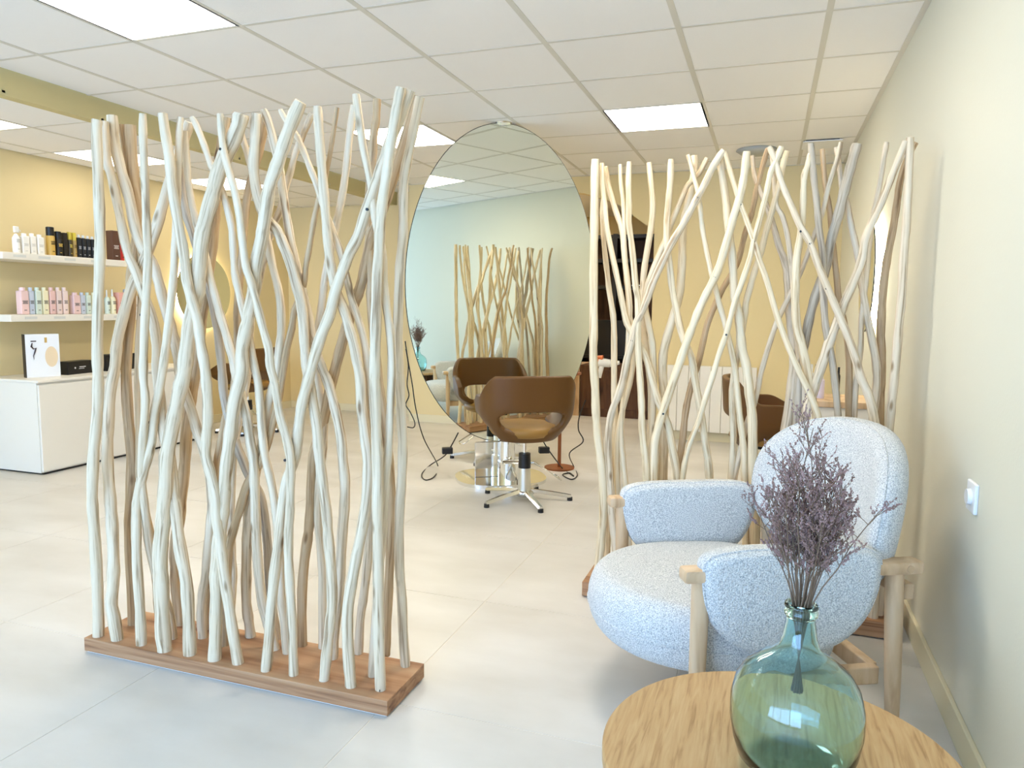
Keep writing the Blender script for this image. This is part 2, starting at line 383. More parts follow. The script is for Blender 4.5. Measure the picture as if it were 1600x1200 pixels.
D1 = [  # (centre line bottom->top, (w0,w1), layer, material)
 ([(154,993),(152,910),(147,823),(144,777),(146,712),(149,679),(153,625),(153,582),(152,535),(153,481),(156,405),(156,351),(153,272),(151,207),(152,187)],(17,14),0,0),
 ([(184,999),(178,964),(174,940),(177,910),(177,856),(174,802),(172,777),(168,722),(169,668),(172,614),(180,571),(183,535),(193,492),(206,448),(222,415),(240,370),(253,325),(265,285),(280,240),(290,210),(296,191)],(18,14),3,0),
 ([(208,975),(205,900),(202,840),(203,798),(206,733),(204,690),(200,647),(197,582),(199,535),(204,480),(206,430),(214,380),(217,330),(210,293),(206,250),(203,196)],(15,16),4,2),
 ([(297,1022),(295,973),(291,908),(281,854),(275,800),(271,765),(268,730),(262,700),(255,668),(250,625),(246,580),(245,540),(240,505),(230,475),(219,444),(210,420),(199,394),(187,337),(176,282),(167,250),(163,190)],(19,12),2,0),
 ([(270,997),(266,960),(255,930),(243,895),(233,850),(227,800),(222,760),(221,720),(224,679),(227,625),(224,589),(225,535),(228,470),(231,405),(229,351),(227,293),(224,228),(223,178)],(14,11),0,0),
 ([(221,1007),(219,953),(214,877),(213,823),(213,795),(217,766),(226,733),(237,690),(241,647),(248,614),(254,580),(260,535),(265,492),(271,437),(273,394),(275,357),(277,320),(278,282),(279,239),(280,207),(282,183)],(16,9),1,0),
 ([(258,1016),(254,975),(252,910),(250,867),(254,823),(256,795),(259,755),(261,712),(269,668),(280,614),(288,580),(292,545),(298,500),(308,455),(311,425),(314,383),(320,350),(331,310),(340,275),(352,243),(362,225),(373,196),(377,178)],(23,21),1,0),
 ([(373,1036),(365,995),(357,941),(350,897),(345,854),(339,811),(337,777),(330,744),(322,712),(323,679),(325,647),(323,603),(319,567),(313,535),(309,502),(300,470),(292,437),(287,394),(279,351),(269,293),(265,250),(258,207),(254,178)],(17,14),0,0),
 ([(335,1030),(337,984),(338,930),(338,887),(343,840),(348,800),(350,777),(352,744),(357,701),(361,668),(367,625),(378,582),(378,546),(387,502),(391,481),(398,448),(400,416),(409,372),(413,346),(421,293),(432,261),(443,228),(456,191),(470,159)],(20,18),1,0),
 ([(459,1054),(457,993),(454,928),(451,874),(451,831),(453,798),(454,744),(453,712),(446,679),(437,647),(430,603),(422,571),(420,545),(411,513),(400,470),(391,437),(384,416),(378,372),(374,337),(368,304),(359,272),(350,239),(346,207),(344,178)],(15,10),0,0),
 ([(449,1020),(444,972),(439,928),(436,860),(431,800),(424,755),(414,712),(409,668),(404,603),(397,571),(390,530),(381,490),(374,459),(367,427),(364,383),(361,350),(350,308),(337,275),(327,250),(318,224),(307,196),(300,184)],(14,9),2,0),
 ([(415,1047),(420,1004),(424,950),(429,896),(436,842),(445,766),(454,735),(463,705),(465,679),(471,636),(479,603),(488,570),(502,524),(515,492),(523,459),(534,427),(547,394),(560,368),(572,330),(583,300),(593,270),(602,245),(614,210),(628,175),(641,141)],(17,15),1,0),
 ([(506,1062),(510,1026),(515,982),(519,939),(517,885),(513,840),(510,798),(504,755),(499,712),(495,668),(490,636),(484,600),(479,570),(476,535),(474,502),(470,470),(463,445),(454,411),(443,383),(434,362),(420,345),(408,325),(400,293),(396,261),(398,228),(400,178)],(16,15),2,0),
 ([(519,1028),(523,982),(529,928),(532,885),(535,831),(538,795),(539,755),(536,722),(532,679),(523,636),(513,599),(503,575),(495,552),(487,524),(480,485),(471,448),(463,416),(455,380),(448,340),(442,300),(437,265),(428,225),(421,196),(412,172)],(17,11),3,0),
 ([(549,1072),(546,1044),(543,990),(544,947),(551,903),(558,865),(567,820),(574,765),(575,722),(570,679),(565,636),(563,592),(558,565),(552,535),(543,503),(535,478),(524,450),(519,427),(514,394),(510,350),(505,290),(500,228),(497,185),(496,167)],(18,13),2,0),
 ([(595,1077),(593,1033),(591,968),(591,882),(590,798),(590,733),(588,668),(585.5,603),(585.5,578),(587,513),(589,448),(592,394),(594,355),(597.5,315),(604,272),(608,239),(615,196),(621,163),(626,137)],(18,14),0,0),
 ([(634,1040),(630,990),(628,936),(623.5,871),(624.5,798),(628,744),(629,690),(627,647),(624.5,592),(623.5,578),(622,524),(623.5,448),(626,405),(630,362),(630,315),(632,272),(641,228),(649.5,185),(656,152)],(16,13),3,0),
 ([(472,1008),(472,928),(476,874),(482,831),(485,798),(487,755),(490,712),(499,680),(508,645),(515,612),(522,583),(530,552),(539,520),(550,485),(563,448),(571,416),(580,374),(590,348),(600,320),(612,285),(623,250),(634,217),(645,181),(654,151)],(16,15),4,2),
 ([(603,1018),(604,990),(607,925),(610,860),(612,800),(611,760),(606,700),(598,640),(590,580),(584,520),(579,470),(580,437),(577,372),(574,340),(577,300),(582,250),(584,211),(588,185),(589,155)],(15,11),4,2),
 ([(581,1056),(586,980),(592,900),(598,830),(601,777),(604,733),(608,690),(610,640),(612,578),(610,524),(604,481),(600,437),(598,394),(592,370),(586,340),(581,300),(575,267),(567,228),(561,185),(556,148)],(14,11),1,0),
 ([(503.5,1012),(504,939),(503,885),(498.5,831),(497,785),(500,740),(505,700),(506,660),(500,620),(495,580),(494,540),(498,505),(502,481),(506,448),(511,415),(518,385),(526,347),(535,304),(541,261),(546,213),(553,165)],(13,10),4,0),
 ([(350,1008),(352,950),(355,900),(357,860),(364,830),(374,798),(384,762),(396,740),(408,720),(419,690),(428,655),(435,625),(441,590),(448,546),(456,513),(460,485),(468,465),(475,444),(478,416),(484,383),(490,347),(497,315),(505,290),(514,250),(521,207),(527,168)],(15,6),3,2),
 ([(317,996),(315,962),(317,930),(322,897),(327,840),(331,800),(330,760),(322,715),(310,680),(300,645),(290,615),(281,580),(276,545),(267,510),(256,474),(249,444),(238,410),(224,390),(212,360),(202,310),(191,272),(180,228),(175,181)],(15,15),3,0),
 ([(430,1014),(424,992),(416,965),(408,930),(402,865),(400,822),(398,766),(396,722),(391,690),(385,650),(378,621),(370,590),(363,557),(354,524),(344,492),(335,459),(327,430),(322,405),(314,375),(305,340),(297,304),(292,261),(289,205)],(17,10),2,0),
 ([(434,998),(427,960),(421,908),(419,865),(415,822),(410,785),(400,760),(388,742),(378,716),(368,690),(358,655),(350,620),(347,580),(342,530),(336,490),(328,455),(315,410),(300,362),(290,330),(284,289),(283,215)],(14,12),4,3),
 ([(281,975),(280,960),(275,899),(274,856),(280,810),(284,770),(289,720),(292,668),(298,625),(305,582),(311,530),(316,490),(322,448),(328,410),(332,383),(335,350),(337,320),(340,275),(343,245),(349,210),(354,183)],(19,13),4,2),
 ([(325,982),(326,940),(330,900),(333,860),(337,800),(336,760),(339,722),(345,690),(352,655),(364,620),(368,580),(371,535),(371,490),(374,440),(378,400),(381,358),(385,315),(393,280),(403,245),(410,215),(415,180)],(12,11),4,2),
 ([(392,994),(389,973),(385,941),(385,887),(386,843),(388,805),(394,765),(402,729),(410,690),(416,651),(422,620),(430,590),(435,557),(439,524),(439,481),(434,448),(426,416),(417,370),(408,330),(397,280),(388,245),(380,220),(372,193)],(17,9),3,0),
 ([(560,1020),(563,968),(569,925),(575,871),(579,810),(583,760),(584,700),(580,640),(576,600),(573,557),(567,524),(559,496),(550,470),(541,431),(530,388),(519,360),(508,330),(496,292),(484,261),(473,233),(464,213),(448,190),(438,172)],(15,8),3,0),
 ([(358,985),(363,930),(365,900),(363,860),(361,800),(363,750),(366,700),(375,650),(385,600),(389,560),(391,520),(396,480),(404,444),(413,405),(419,379),(428,350),(437,330),(446,295),(453,272),(462,239),(475,207),(487,178)],(12,9),4,0),
 ([(252,985),(246,940),(243,900),(238,850),(230,810),(221,770),(217,730),(218,690),(216,620),(216,560),(219,500),(222,440),(220,390),(213,340),(205,300),(197,245),(190,195)],(12,9),4,2),
]
D2 = [
 ([(934,893),(938,860),(940.6,827),(942.5,800),(942,755),(938.5,718),(934,682),(931,645),(930,608),(927,556),(927.5,510),(927.5,428),(928.5,357),(929,302),(930,249)],(13,12),0,1),
 ([(1060,935),(1062,850),(1060,780),(1057,735),(1050,698),(1043,662),(1028,625),(1020,597),(1010,562),(997,535),(984,514),(978,500),(970.6,464),(965,437),(956,395),(948.6,357),(945,320),(941,283),(940.7,255)],(13,7),1,1),
 ([(948,868),(949,830),(951,790),(955,740),(960,690),(961,650),(959.6,611),(959.6,528),(958,492),(952,455),(949,428),(945,393),(942,357),(941,330),(944,300),(947,275),(947,260)],(12,6),3,1),
 ([(984,885),(982,830),(978,760),(972,700),(972,650),(976,610),(979,580),(981,545),(983,515),(984,480),(981,445),(977,412),(974,378),(971.5,357),(964,335),(956,310),(950,288),(946,262)],(9,8),2,1),
 ([(963,893),(962,860),(957,815),(955,790),(952,737),(950,700),(952,663),(958.6,636),(970,606),(980,561),(988,532),(993,508),(1003,487),(1012,465),(1019,445),(1030,420),(1047.5,384),(1066,353),(1080,327),(1089.6,309),(1102.5,285),(1115,259),(1131,235)],(12,10),0,0),
 ([(970,885),(969,840),(966,790),(964,740),(964.5,690),(971,648),(979,618),(986,590),(990,560),(990,530),(986,505),(982.5,482),(980.6,455),(978,428),(976.6,393),(975,366),(975,338),(973,311),(969.6,283),(969,257)],(10,5.5),2,1),
 ([(1012,905),(1014,830),(1011,760),(1009,720),(1006,695),(1003,665),(1002.6,636),(1001,605),(999,574),(997,537),(997,473),(993,446),(990,410),(986,375),(982.5,347),(983,320),(982,283),(983.4,253)],(12,8),0,1),
 ([(1012,900),(1011,790),(1013,720),(1018,660),(1017,600),(1012,560),(1007,530),(1003,500),(1004.5,464),(1005,437),(1009,405),(1017,357),(1020,320),(1017,283),(1014,254)],(12,8),3,1),
 ([(1014,900),(1014,830),(1014,760),(1016,700),(1020,640),(1021,590),(1020,547),(1016,519),(1009,488),(1008,465),(1012,445),(1021,420),(1031,395),(1040,375),(1047.5,353),(1056.6,331),(1067.6,305),(1075,289),(1091.5,272),(1105,247)],(12,7),2,1),
 ([(1114,920),(1113,840),(1110,770),(1107,725),(1103,698),(1098,665),(1093,632),(1086.6,598),(1080.5,559),(1069,532),(1062,510),(1056.6,482),(1051,455),(1046,412),(1042,380),(1042,345),(1045,311),(1047.5,283),(1048.4,249)],(12,9),1,1),
 ([(1036,905),(1035,760),(1037,700),(1038,640),(1037,610),(1035,583),(1036,556),(1042,528),(1052,495),(1061,464),(1064,437),(1066,402),(1066,375),(1069,345),(1075,320),(1079,295),(1085,270),(1085,243)],(15,10),3,1),
 ([(1024,915),(1024,830),(1022,760),(1022,732),(1023,693),(1028,670),(1035,645),(1045,615),(1055,587),(1064,561),(1073,534),(1082,510),(1093,482),(1104,459),(1117,433),(1128,404),(1139,366),(1146.5,338),(1155,312),(1160,290),(1164,265),(1167,237)],(13,11),0,1),
 ([(1166,920),(1165,820),(1163,740),(1162.5,710),(1160,682),(1156.6,657),(1153,623),(1149,583),(1144.6,556),(1139,532),(1132,503),(1124.5,477),(1119,455),(1112,428),(1108,410),(1101.6,380),(1097,353),(1094,324),(1090.6,300),(1085,280),(1080.5,261),(1075,242)],(11,6),1,1),
 ([(1060,925),(1061,850),(1064,780),(1068,737),(1073,710),(1081.6,683),(1092,657),(1102,623),(1113,590),(1122.6,556),(1133.6,525),(1139,506),(1148,473),(1159,442),(1173,400),(1179,371),(1186,347),(1193,320),(1198.6,298),(1204,270),(1213,250),(1221,229)],(9,8),0,1),
 ([(1180,925),(1180,830),(1177,760),(1176,690),(1175,648),(1171,615),(1166.6,574),(1160,547),(1156.6,519),(1154,492),(1148,464),(1144.6,409),(1141,375),(1137,347),(1135,320),(1130,283),(1126,259),(1124,240)],(16,10),1,1),
 ([(1300,930),(1298,820),(1295,740),(1290,690),(1281.6,661),(1275,640),(1264,612),(1250,583),(1239,559),(1228,532),(1216,499),(1208,473),(1198.6,440),(1187,407),(1178.5,378),(1166.6,344),(1157.5,320),(1144.6,280),(1135,247),(1132,238)],(11,7),0,1),
 ([(1048,940),(1050,850),(1056,780),(1063,713),(1067,682),(1071,645),(1077,615),(1086,583),(1093,559),(1099,532),(1106,504),(1117,477),(1130,450),(1142,430),(1154,405),(1164,366),(1172,342),(1177.6,320),(1182,296),(1187.6,274),(1195,247),(1200,232)],(11,7),3,2),
 ([(1370,980),(1371,850),(1370,740),(1369,690),(1367,662),(1362,635),(1355,612),(1345,590),(1337.5,562),(1327.5,532),(1315,502),(1302.5,472),(1287.5,437),(1277,410),(1266,380),(1250,353),(1239,327),(1228,302),(1219,278),(1211.5,252),(1202,229)],(15,8),0,0),
 ([(1140,925),(1140,830),(1142,760),(1144,725),(1146,680),(1144,630),(1145,600),(1150,565),(1157,530),(1163,497),(1165.6,473),(1173,446),(1181,418),(1189.5,393),(1197,362),(1204,338),(1211.5,311),(1219,283),(1224,256),(1230,236)],(11,8),2,1),
 ([(1218,925),(1220,760),(1226,690),(1233,640),(1239,590),(1241,560),(1238,520),(1234,490),(1232,455),(1230,427),(1226,408),(1217,384),(1209.6,357),(1200,327),(1189.5,302),(1179,274),(1176,243)],(18,6),3,0),
 ([(1254,925),(1256,800),(1258,700),(1256,620),(1252,580),(1247,540),(1243,500),(1240,455),(1237,420),(1234,393),(1230,366),(1222.5,338),(1213,320),(1209,280),(1206,240)],(12,6),2,0),
 ([(1276,930),(1276,820),(1274,720),(1271,650),(1265,605),(1258,565),(1252,537),(1245,510),(1242.6,473),(1243,446),(1244.5,409),(1247,390),(1251,366),(1254,338),(1255.5,302),(1257,274),(1263,256),(1266,240)],(16,8),1,1),
 ([(1322,950),(1320,850),(1316,750),(1312,680),(1305,600),(1300,562),(1293,530),(1289,500),(1287,470),(1285,440),(1286,415),(1284,385),(1281,366),(1278,338),(1275.6,311),(1272,283),(1270,256),(1267,224)],(11,9),1,3),
 ([(1250,925),(1250,720),(1256,670),(1262,640),(1267.5,620),(1275,597),(1285,567),(1295,537),(1307.5,505),(1320,472),(1335,437),(1347,405),(1351.6,375),(1362.6,347),(1373.6,324),(1384.6,298),(1395.6,269),(1406.6,243),(1415,221)],(18,9),1,0),
 ([(1244,930),(1243,800),(1244,700),(1246,640),(1249,590),(1254,555),(1259,528),(1264,501),(1272,470),(1280,446),(1290,422),(1295,393),(1301,366),(1309.5,338),(1317,307),(1324,280),(1331.5,252),(1339,225)],(13,14),2,3),
 ([(1330,950),(1330,850),(1328,750),(1326,640),(1327,580),(1325,540),(1318,500),(1310,465),(1307.5,437),(1304,405),(1300,370),(1297.6,338),(1294,315),(1290,292),(1286.6,256),(1285,233)],(11,7),3,2),
 ([(1132,930),(1134,850),(1142,780),(1150,735),(1157,705),(1166,665),(1175,640),(1182,618),(1187.6,589),(1195,561),(1204,532),(1211.5,510),(1219,492),(1228,473),(1239,451),(1250,427),(1261,400),(1271,371),(1280,348),(1287,325),(1293,298),(1300,274),(1309,247),(1314,222)],(9,6.5),2,0),
 ([(1352,960),(1354,850),(1358,740),(1361,680),(1368,620),(1370,587),(1367,555),(1360,520),(1352.5,482),(1346,440),(1341,405),(1338,388),(1333,366),(1328,342),(1324,320),(1317,298),(1313,275),(1310,250),(1306.7,230)],(14,7),3,0),
 ([(1334,950),(1333,850),(1333,740),(1335,640),(1338,595),(1343,560),(1345,537),(1346,500),(1350,462),(1354,430),(1357,395),(1361,360),(1366,327),(1372,302),(1377,274),(1381,247),(1385.6,222)],(9,7),3,0),
 ([(1378,985),(1378,850),(1376,720),(1374,640),(1376,600),(1377.5,562),(1376,525),(1377.5,487),(1380,450),(1385,412),(1390,384),(1396,353),(1401,320),(1406,285),(1413,260),(1422,238),(1431,223)],(15,8),4,2),
 ([(1385,985),(1380,850),(1384,760),(1387.5,692),(1391,650),(1395,612),(1400,562),(1404,512),(1409,462),(1411,412),(1415.8,357),(1417.6,320),(1419.5,283),(1422,215)],(14,11),1,0),
]
def plinth(x0, x1, y0, y1, h, parent, m):
    mb = MB(); mb.box(((x1-x0)/2, (y1-y0)/2, h/2+.003), (x1-x0, y1-y0, h-.006), bev=.002)
    mb.build('plinth', m, parent)
mset = [DIV1, DIV2, DIVB, DIVG]
# near divider
o1 = Vector((-2.15, 1.765, 0)); d1 = thing('pole_divider', o1, 'near divider of pale wavy driftwood poles on a wooden plinth, left of the mirror', 'room divider', 'driftwood pole dividers')
plinth(-2.15, -.987, 1.765, 2.005, .052, d1, PLINTH)
MB().box((.5815, .12, .004), (1.150, .228, .005)).build('base_plate', WHITEP, d1)
LAY1 = [1.795, 1.83, 1.865, 1.90, 1.945]
POL1 = []
for k, (px, w, lay, mi) in enumerate(D1):
    POL1.append(pole(d1, o1, px, w, None, LAY1[lay], .052, mset[mi], 100+k, .9, True))
# far divider
o2 = Vector((-.675, 2.83, 0)); d2 = thing('pole_divider', o2, 'far divider of cream driftwood poles on a wooden plinth, behind the armchair', 'room divider', 'driftwood pole dividers')
plinth(-.675, .50, 2.83, 3.09, .065, d2, PLINTH)
LAY2 = [2.87, 2.905, 2.945, 2.985, 3.03]
POL2 = []
for k, (px, w, lay, mi) in enumerate(D2):
    POL2.append(pole(d2, o2, px, w, LAY2[lay], LAY2[lay], .065, mset[mi], 300+k, .9, False))
# screws where poles are fixed to each other
def screw(pol, org, u, v, ylay, r):
    o, sm = pol
    zz = at(u, v, y=ylay).z
    q = min(sm, key=lambda p: abs(p.z-zz)); c = at(u, v, y=q.y) - org
    d = (CAM-(c+org)).normalized()
    mb = MB(); mb.cyl((0, 0, -.01), (0, 0, .0015), .0042, seg=10)
    s = mb.build('screw', BLACK, o)
    s.rotation_euler = (-Vector((0, -1, 0)).angle(Vector((0, -1, 0)))+PI/2, 0, 0)
    s.location = c + Vector((0, -r*.98, 0))
for i, uv in ((8, (292, 440)), (9, (448, 718))): pass
screw(POL1[7], o1, 293, 441, 1.795, .013); screw(POL1[9], o1, 449, 718, 1.795, .012); screw(POL1[9], o1, 348, 234, 1.795, .01)
screw(POL1[11], o1, 478, 608, 1.83, .013); screw(POL1[11], o1, 524, 456, 1.83, .013); screw(POL1[11], o1, 577, 328, 1.83, .013)
screw(POL1[3], o1, 210, 421, 1.865, .012); screw(POL1[5], o1, 237, 659, 1.83, .012); screw(POL1[6], o1, 335, 295, 1.83, .019); screw(POL1[15], o1, 596, 1075, 1.79, .014)
screw(POL1[4], o1, 224, 492, 1.795, .01)
for k, uv in ((4, (1090, 309)), (4, (988, 532)), (11, (1117, 433)), (15, (1157, 320)), (15, (1178, 378)), (15, (1216, 499)), (13, (1135, 523)), (17, (1266, 381)), (17, (1251, 362)), (17, (1291, 451)), (11, (1037, 646)), (1, (1020, 596)), (6, (997, 496)), (14, (1170, 624))):
    screw(POL2[k], o2, uv[0], uv[1], LAY2[D2[k][2]], D2[k][1][1]*.5*LAY2[0]/F_PX)

# ------------------------------------------------------------------ oval mirror station
MN = Vector((-.52, .854, 0)).normalized(); MT = Vector((.854, .52, 0)).normalized()
MC = Vector((-1.70, 4.648, 0))
mir = thing('oval_mirror', MC, 'tall frameless oval mirror standing in the middle of the room', 'mirror', rz=math.atan2(MT.y, MT.x))
# local: x along the mirror, y away from camera, z up
def ellipse_plate(a, b, cz, y0, y1, seg=96):
    mb = MB(); A = [(a*math.cos(2*PI*i/seg), b*math.sin(2*PI*i/seg)) for i in range(seg)]
    return mb.prism([(x, y0, cz+z) for x, z in A], (0, y1-y0, 0))
ellipse_plate(.645, 1.055, 1.325, -.013, -.008).build('mirror_glass', MIRROR, mir)
ellipse_plate(.645, 1.055, 1.325, .008, .013).build('mirror_glass', MIRROR, mir)
ellipse_plate(.649, 1.06, 1.325, -.0078, .0078).build('core', BLACK, mir)
MB().cyl((0, 0, 2.378), (0, 0, 2.387), .05, .055, seg=28).box((0, 0, 2.372), (.04, .035, .02)).build('ceiling_mount', CHROME, mir)
MB().cyl((-.66, .0, .80), (-.735, -.0, .815), .010).cyl((-.735, 0, .815), (-.75, 0, .83), .016).build('dryer_hook', BLACK, mir)
# chrome footrest block under the mirror
ft = thing('footrest', MC, 'polished chrome footrest block on the floor under the oval mirror', 'footrest', rz=math.atan2(MT.y, MT.x))
def oval(mb, a, b, z0, z1, seg=48, p=2.6):
    P = []
    for i in range(seg):
        t = 2*PI*i/seg; c, s = math.cos(t), math.sin(t)
        P.append((a*math.copysign(abs(c)**(2/p), c), b*math.copysign(abs(s)**(2/p), s), z0))
    mb.prism(P, (0, 0, z1-z0)); return mb
oval(MB(), .31, .27, .0, .022).build('base_plate', CHROME, ft, auto=40)
MB().box((0, 0, .143), (.36, .02, .242), bev=.003).build('mirror_clamp', CHROME, ft)
for s in (-1, 1):
    MB().cyl((.04, s*.13, .022), (.04, s*.13, .155), .085, seg=36).build('drum', CHROME, ft, auto=40)
    MB().cyl((.02, s*.12, .155), (.02, s*.12, .29), .052, seg=32).build('column', CHROME, ft, auto=40)
    MB().cyl((-.03, s*.21, .165), (.12, s*.21, .165), .014, seg=14).build('foot_bar', CHROME, ft, auto=40)

# cords hanging at both edges of the mirror
def cord(name_label, pts, plug):
    t = thing('power_cord', Vector(pts[0]), name_label, 'cord', 'black cords at the oval mirror')
    o = Vector(pts[0]); P = cat_rom([Vector(p)-o for p in pts], 6)
    MB().tube(P, .0042, seg=6).build('cable', BLACK, t, smooth=True)
    q = Vector(plug)-o
    MB().box(q, (.075, .045, .045), rz=.5, bev=.006).build('plug_box', BLACK, t)
yl = 4.36
L = lambda u, v, y: at(u, v, y=y)
G = lambda u, v: at(u, v, z=.006)
cord('black cord with plug box trailing from the left edge of the oval mirror', [L(633, 533, 4.33), L(637, 560, 4.33), L(644, 600, 4.37), L(650, 640, 4.4), L(662, 685, 4.42), G(684, 727), G(679, 744), G(665, 750), G(659, 741), G(672, 727), L(695, 712, 4.6), L(706, 695, 4.62), L(716, 676, 4.6)], L(699, 704, 4.6))
t = thing('hanging_cord', L(634, 545, 4.355), 'looped black cord hanging at the left edge of the oval mirror', 'cord', 'black cords at the oval mirror')
P = [L(*q, 4.355)-L(634, 545, 4.355) for q in [(634, 545), (638, 572), (636, 600), (639, 618), (634, 632), (641, 644), (648, 660), (646, 668), (636, 667)]]
MB().tube(cat_rom(P, 5), .004, seg=6).build('cable', BLACK, t, smooth=True)
cord('black cord with plug box trailing from the right edge of the oval mirror', [L(915, 625, 4.95), L(905, 652, 4.95), L(904, 672, 4.93), L(911, 690, 4.92), L(890, 708, 4.9), G(896, 728), G(902, 742), G(893, 749), G(879, 742), G(890, 739), G(896, 744), G(880, 733), L(868, 718, 4.85), L(855, 700, 4.85), L(848, 688, 4.85)], L(850, 703, 4.85))
# little pedestal on the far side
p0 = at(872, 733, z=0) + Vector((.0, .03, 0))
pt = thing('pedestal_stand', p0, 'rust brown pole stand on a round disc foot behind the oval mirror', 'stand')
MB().cyl((0, 0, 0), (0, 0, .012), .11, seg=40).build('disc_foot', RUST, pt, auto=40)
MB().cyl((0, 0, .012), (0, 0, .70), .013, seg=18).build('pole', RUST, pt, auto=40)
MB().cyl((0, 0, .70), (0, 0, .715), .15, seg=40).build('tray', RUST, pt, auto=40)

# ------------------------------------------------------------------ salon chairs
def shell_mesh():
    """tub shell; local -y is the back, +y the front. closed quad sheet with a slot in the back"""
    bm = bmesh.new(); NU, NV = 73, 25
    EX, EC, EH, EP = .385, .315, .155, 2.3
    def P(s, h):
        a = abs(s)
        # plan: rounded back (super-ellipse) running into nearly straight arms
        th = s*PI*.60
        W, Dp = .262, .215
        c, sn = math.cos(th), math.sin(th)
        x = W*math.copysign(abs(sn)**.62, sn); y = -Dp*(abs(c)**.62 if c > 0 else -abs(c)**1.0*1.55)
        if a > .83: y += (a-.83)*.42
        top = .79 - .005*a if a < .42 else .79-.005 - (min(1, (a-.42)/.36))**1.3*.125
        if a > .9: top -= (a-.9)*.6
        bot = .385 + .02*a + (.08*max(0, (a-.55)/.45))
        z = bot+(top-bot)*h
        k = .60+.40*math.sin(min(1, h/.55)*PI/2)**.8          # bowl: tucks in to the seat
        lean = 1+.05*h
        return Vector((x*k*lean, (y+.02)*k*lean-.02*(h), z))
    S_ = lambda i: (i/(NU-1))*2-1
    H_ = lambda j: j/(NV-1)
    ins = lambda s, h: (abs(s)/EX)**EP+(abs(h-EC)/EH)**EP < 1
    gone = {(i, j) for i in range(NU-1) for j in range(NV-1) if ins((S_(i)+S_(i+1))/2, (H_(j)+H_(j+1))/2)}
    V = []
    for i in range(NU):
        row = []
        for j in range(NV):
            nb = [(i-1, j-1), (i, j-1), (i-1, j), (i, j)]; k = sum(q in gone for q in nb); s, h = S_(i), H_(j)
            if 0 < k < 4:
                m = ((abs(s)/EX)**EP+(abs(h-EC)/EH)**EP)**(1/EP)
                s, h = s/m, EC+(h-EC)/m
            row.append(bm.verts.new(P(s, h)))
        V.append(row)
    for i in range(NU-1):
        for j in range(NV-1):
            if (i, j) in gone: continue
            bm.faces.new((V[i][j], V[i+1][j], V[i+1][j+1], V[i][j+1]))
    bmesh.ops.delete(bm, geom=[v for v in bm.verts if not v.link_faces], context='VERTS')
    me = bpy.data.meshes.new('shell'); bm.to_mesh(me); bm.free(); return me
def make_salon_chair(label):
    t = thing('salon_chair', (0, 0, 0), label, 'chair', 'brown salon chairs')
    o = link('shell', shell_mesh(), LEATHER, t, True)
    md = o.modifiers.new('s', 'SOLIDIFY'); md.thickness = .036; md.offset = 0; md.use_even_offset = True
    md = o.modifiers.new('b', 'SUBSURF'); md.levels = 1; md.render_levels = 1
    # seat pad
    mb = MB(); prof = [(0.001, .40), (.15, .40), (.20, .415), (.218, .44), (.212, .462), (.19, .474), (.1, .478), (.001, .478)]
    mb.lathe([(r, z) for r, z in prof], seg=40)
    for v in mb.bm.verts: v.co.y = v.co.y*1.06+.035; v.co.x *= .98
    mb.build('seat', SEATM, t, smooth=True)
    MB().box((0, .01, .388), (.2, .2, .02), bev=.005).build('seat_plate', BLACK, t)
    MB().cyl((0, 0, .29), (0, 0, .385), .0125, seg=16).build('piston', CHROME, t, auto=40)
    MB().cyl((0, 0, .205), (0, 0, .295), .038, .036, seg=28).build('sleeve', BLACK, t, auto=40)
    MB().cyl((0, 0, .055), (0, 0, .205), .041, .036, seg=28).build('pump_cylinder', SATIN, t, auto=40)
    MB().lathe([(.001, .03), (.045, .03), (.062, .045), (.058, .06), (.042, .068), (.001, .068)], seg=32).build('hub', ALU, t, smooth=True)
    for k in range(5):
        a = 2*PI*k/5 - PI/2 + .12
        R = Matrix.Rotation(a, 4, 'Z'); mb = MB(); n = 9; rings = []
        for i in range(n):
            q = i/(n-1); x = .04+.25*q; w = .021-.006*q; h0 = .045-.016*q; top = .072-.036*q**1.3
            rings.append([mb.bm.verts.new(R @ Vector(p)) for p in ((x, -w, top-.018), (x, -w*.55, top), (x, w*.55, top), (x, w, top-.018), (x, w*.6, top-.022), (x, -w*.6, top-.022))])
        for A, B in zip(rings, rings[1:]):
            for i in range(6): mb.bm.faces.new((A[i], A[(i+1) % 6], B[(i+1) % 6], B[i]))
        mb.bm.faces.new(rings[0][::-1]); mb.bm.faces.new(rings[-1])
        lg = mb.build('leg', ALU, t, auto=60)
        e = R @ Vector((.282, 0, 0))
        MB().cyl((e.x, e.y, 0), (e.x, e.y, .022), .017, .016, seg=16).build('glide', BLACK, lg, auto=40)
    # foot pump loop
    P = [(.03, -.02, .235), (.06, -.02, .24), (.22, -.06, .13), (.225, -.0, .125), (.225, .07, .13), (.20, .085, .14), (.05, .03, .235), (.03, .025, .235)]
    MB().tube([Vector(p) for p in P], .0045, seg=8).build('pump_pedal', CHROME, t, smooth=True)
    return t
sc = make_salon_chair('brown leather salon chair in front of the oval mirror, seen from behind')
sc.location = (-1.373, 4.18, 0); sc.rotation_euler = (0, 0, math.atan2(MN.y, MN.x)-PI/2)
LABELS = [((-2.03, 5.26, 0), math.atan2(-MN.y, -MN.x)-PI/2, 'brown salon chair hidden behind the oval mirror, only its leg showing', .12),
          ((0.0, 4.50, 0), -PI/2+.12, 'brown salon chair seen between the far divider poles, facing the right wall console', 0),
          (tuple(at(388, 639, z=.21).xy)+(0,), PI/2+.05, 'brown salon chair seen between the near divider poles, below the round backlit mirror', 0)]
for loc, rz, lab, dz in LABELS:
    c = copy_tree(sc); c.location = loc; c.rotation_euler = (0, 0, rz); c['label'] = lab

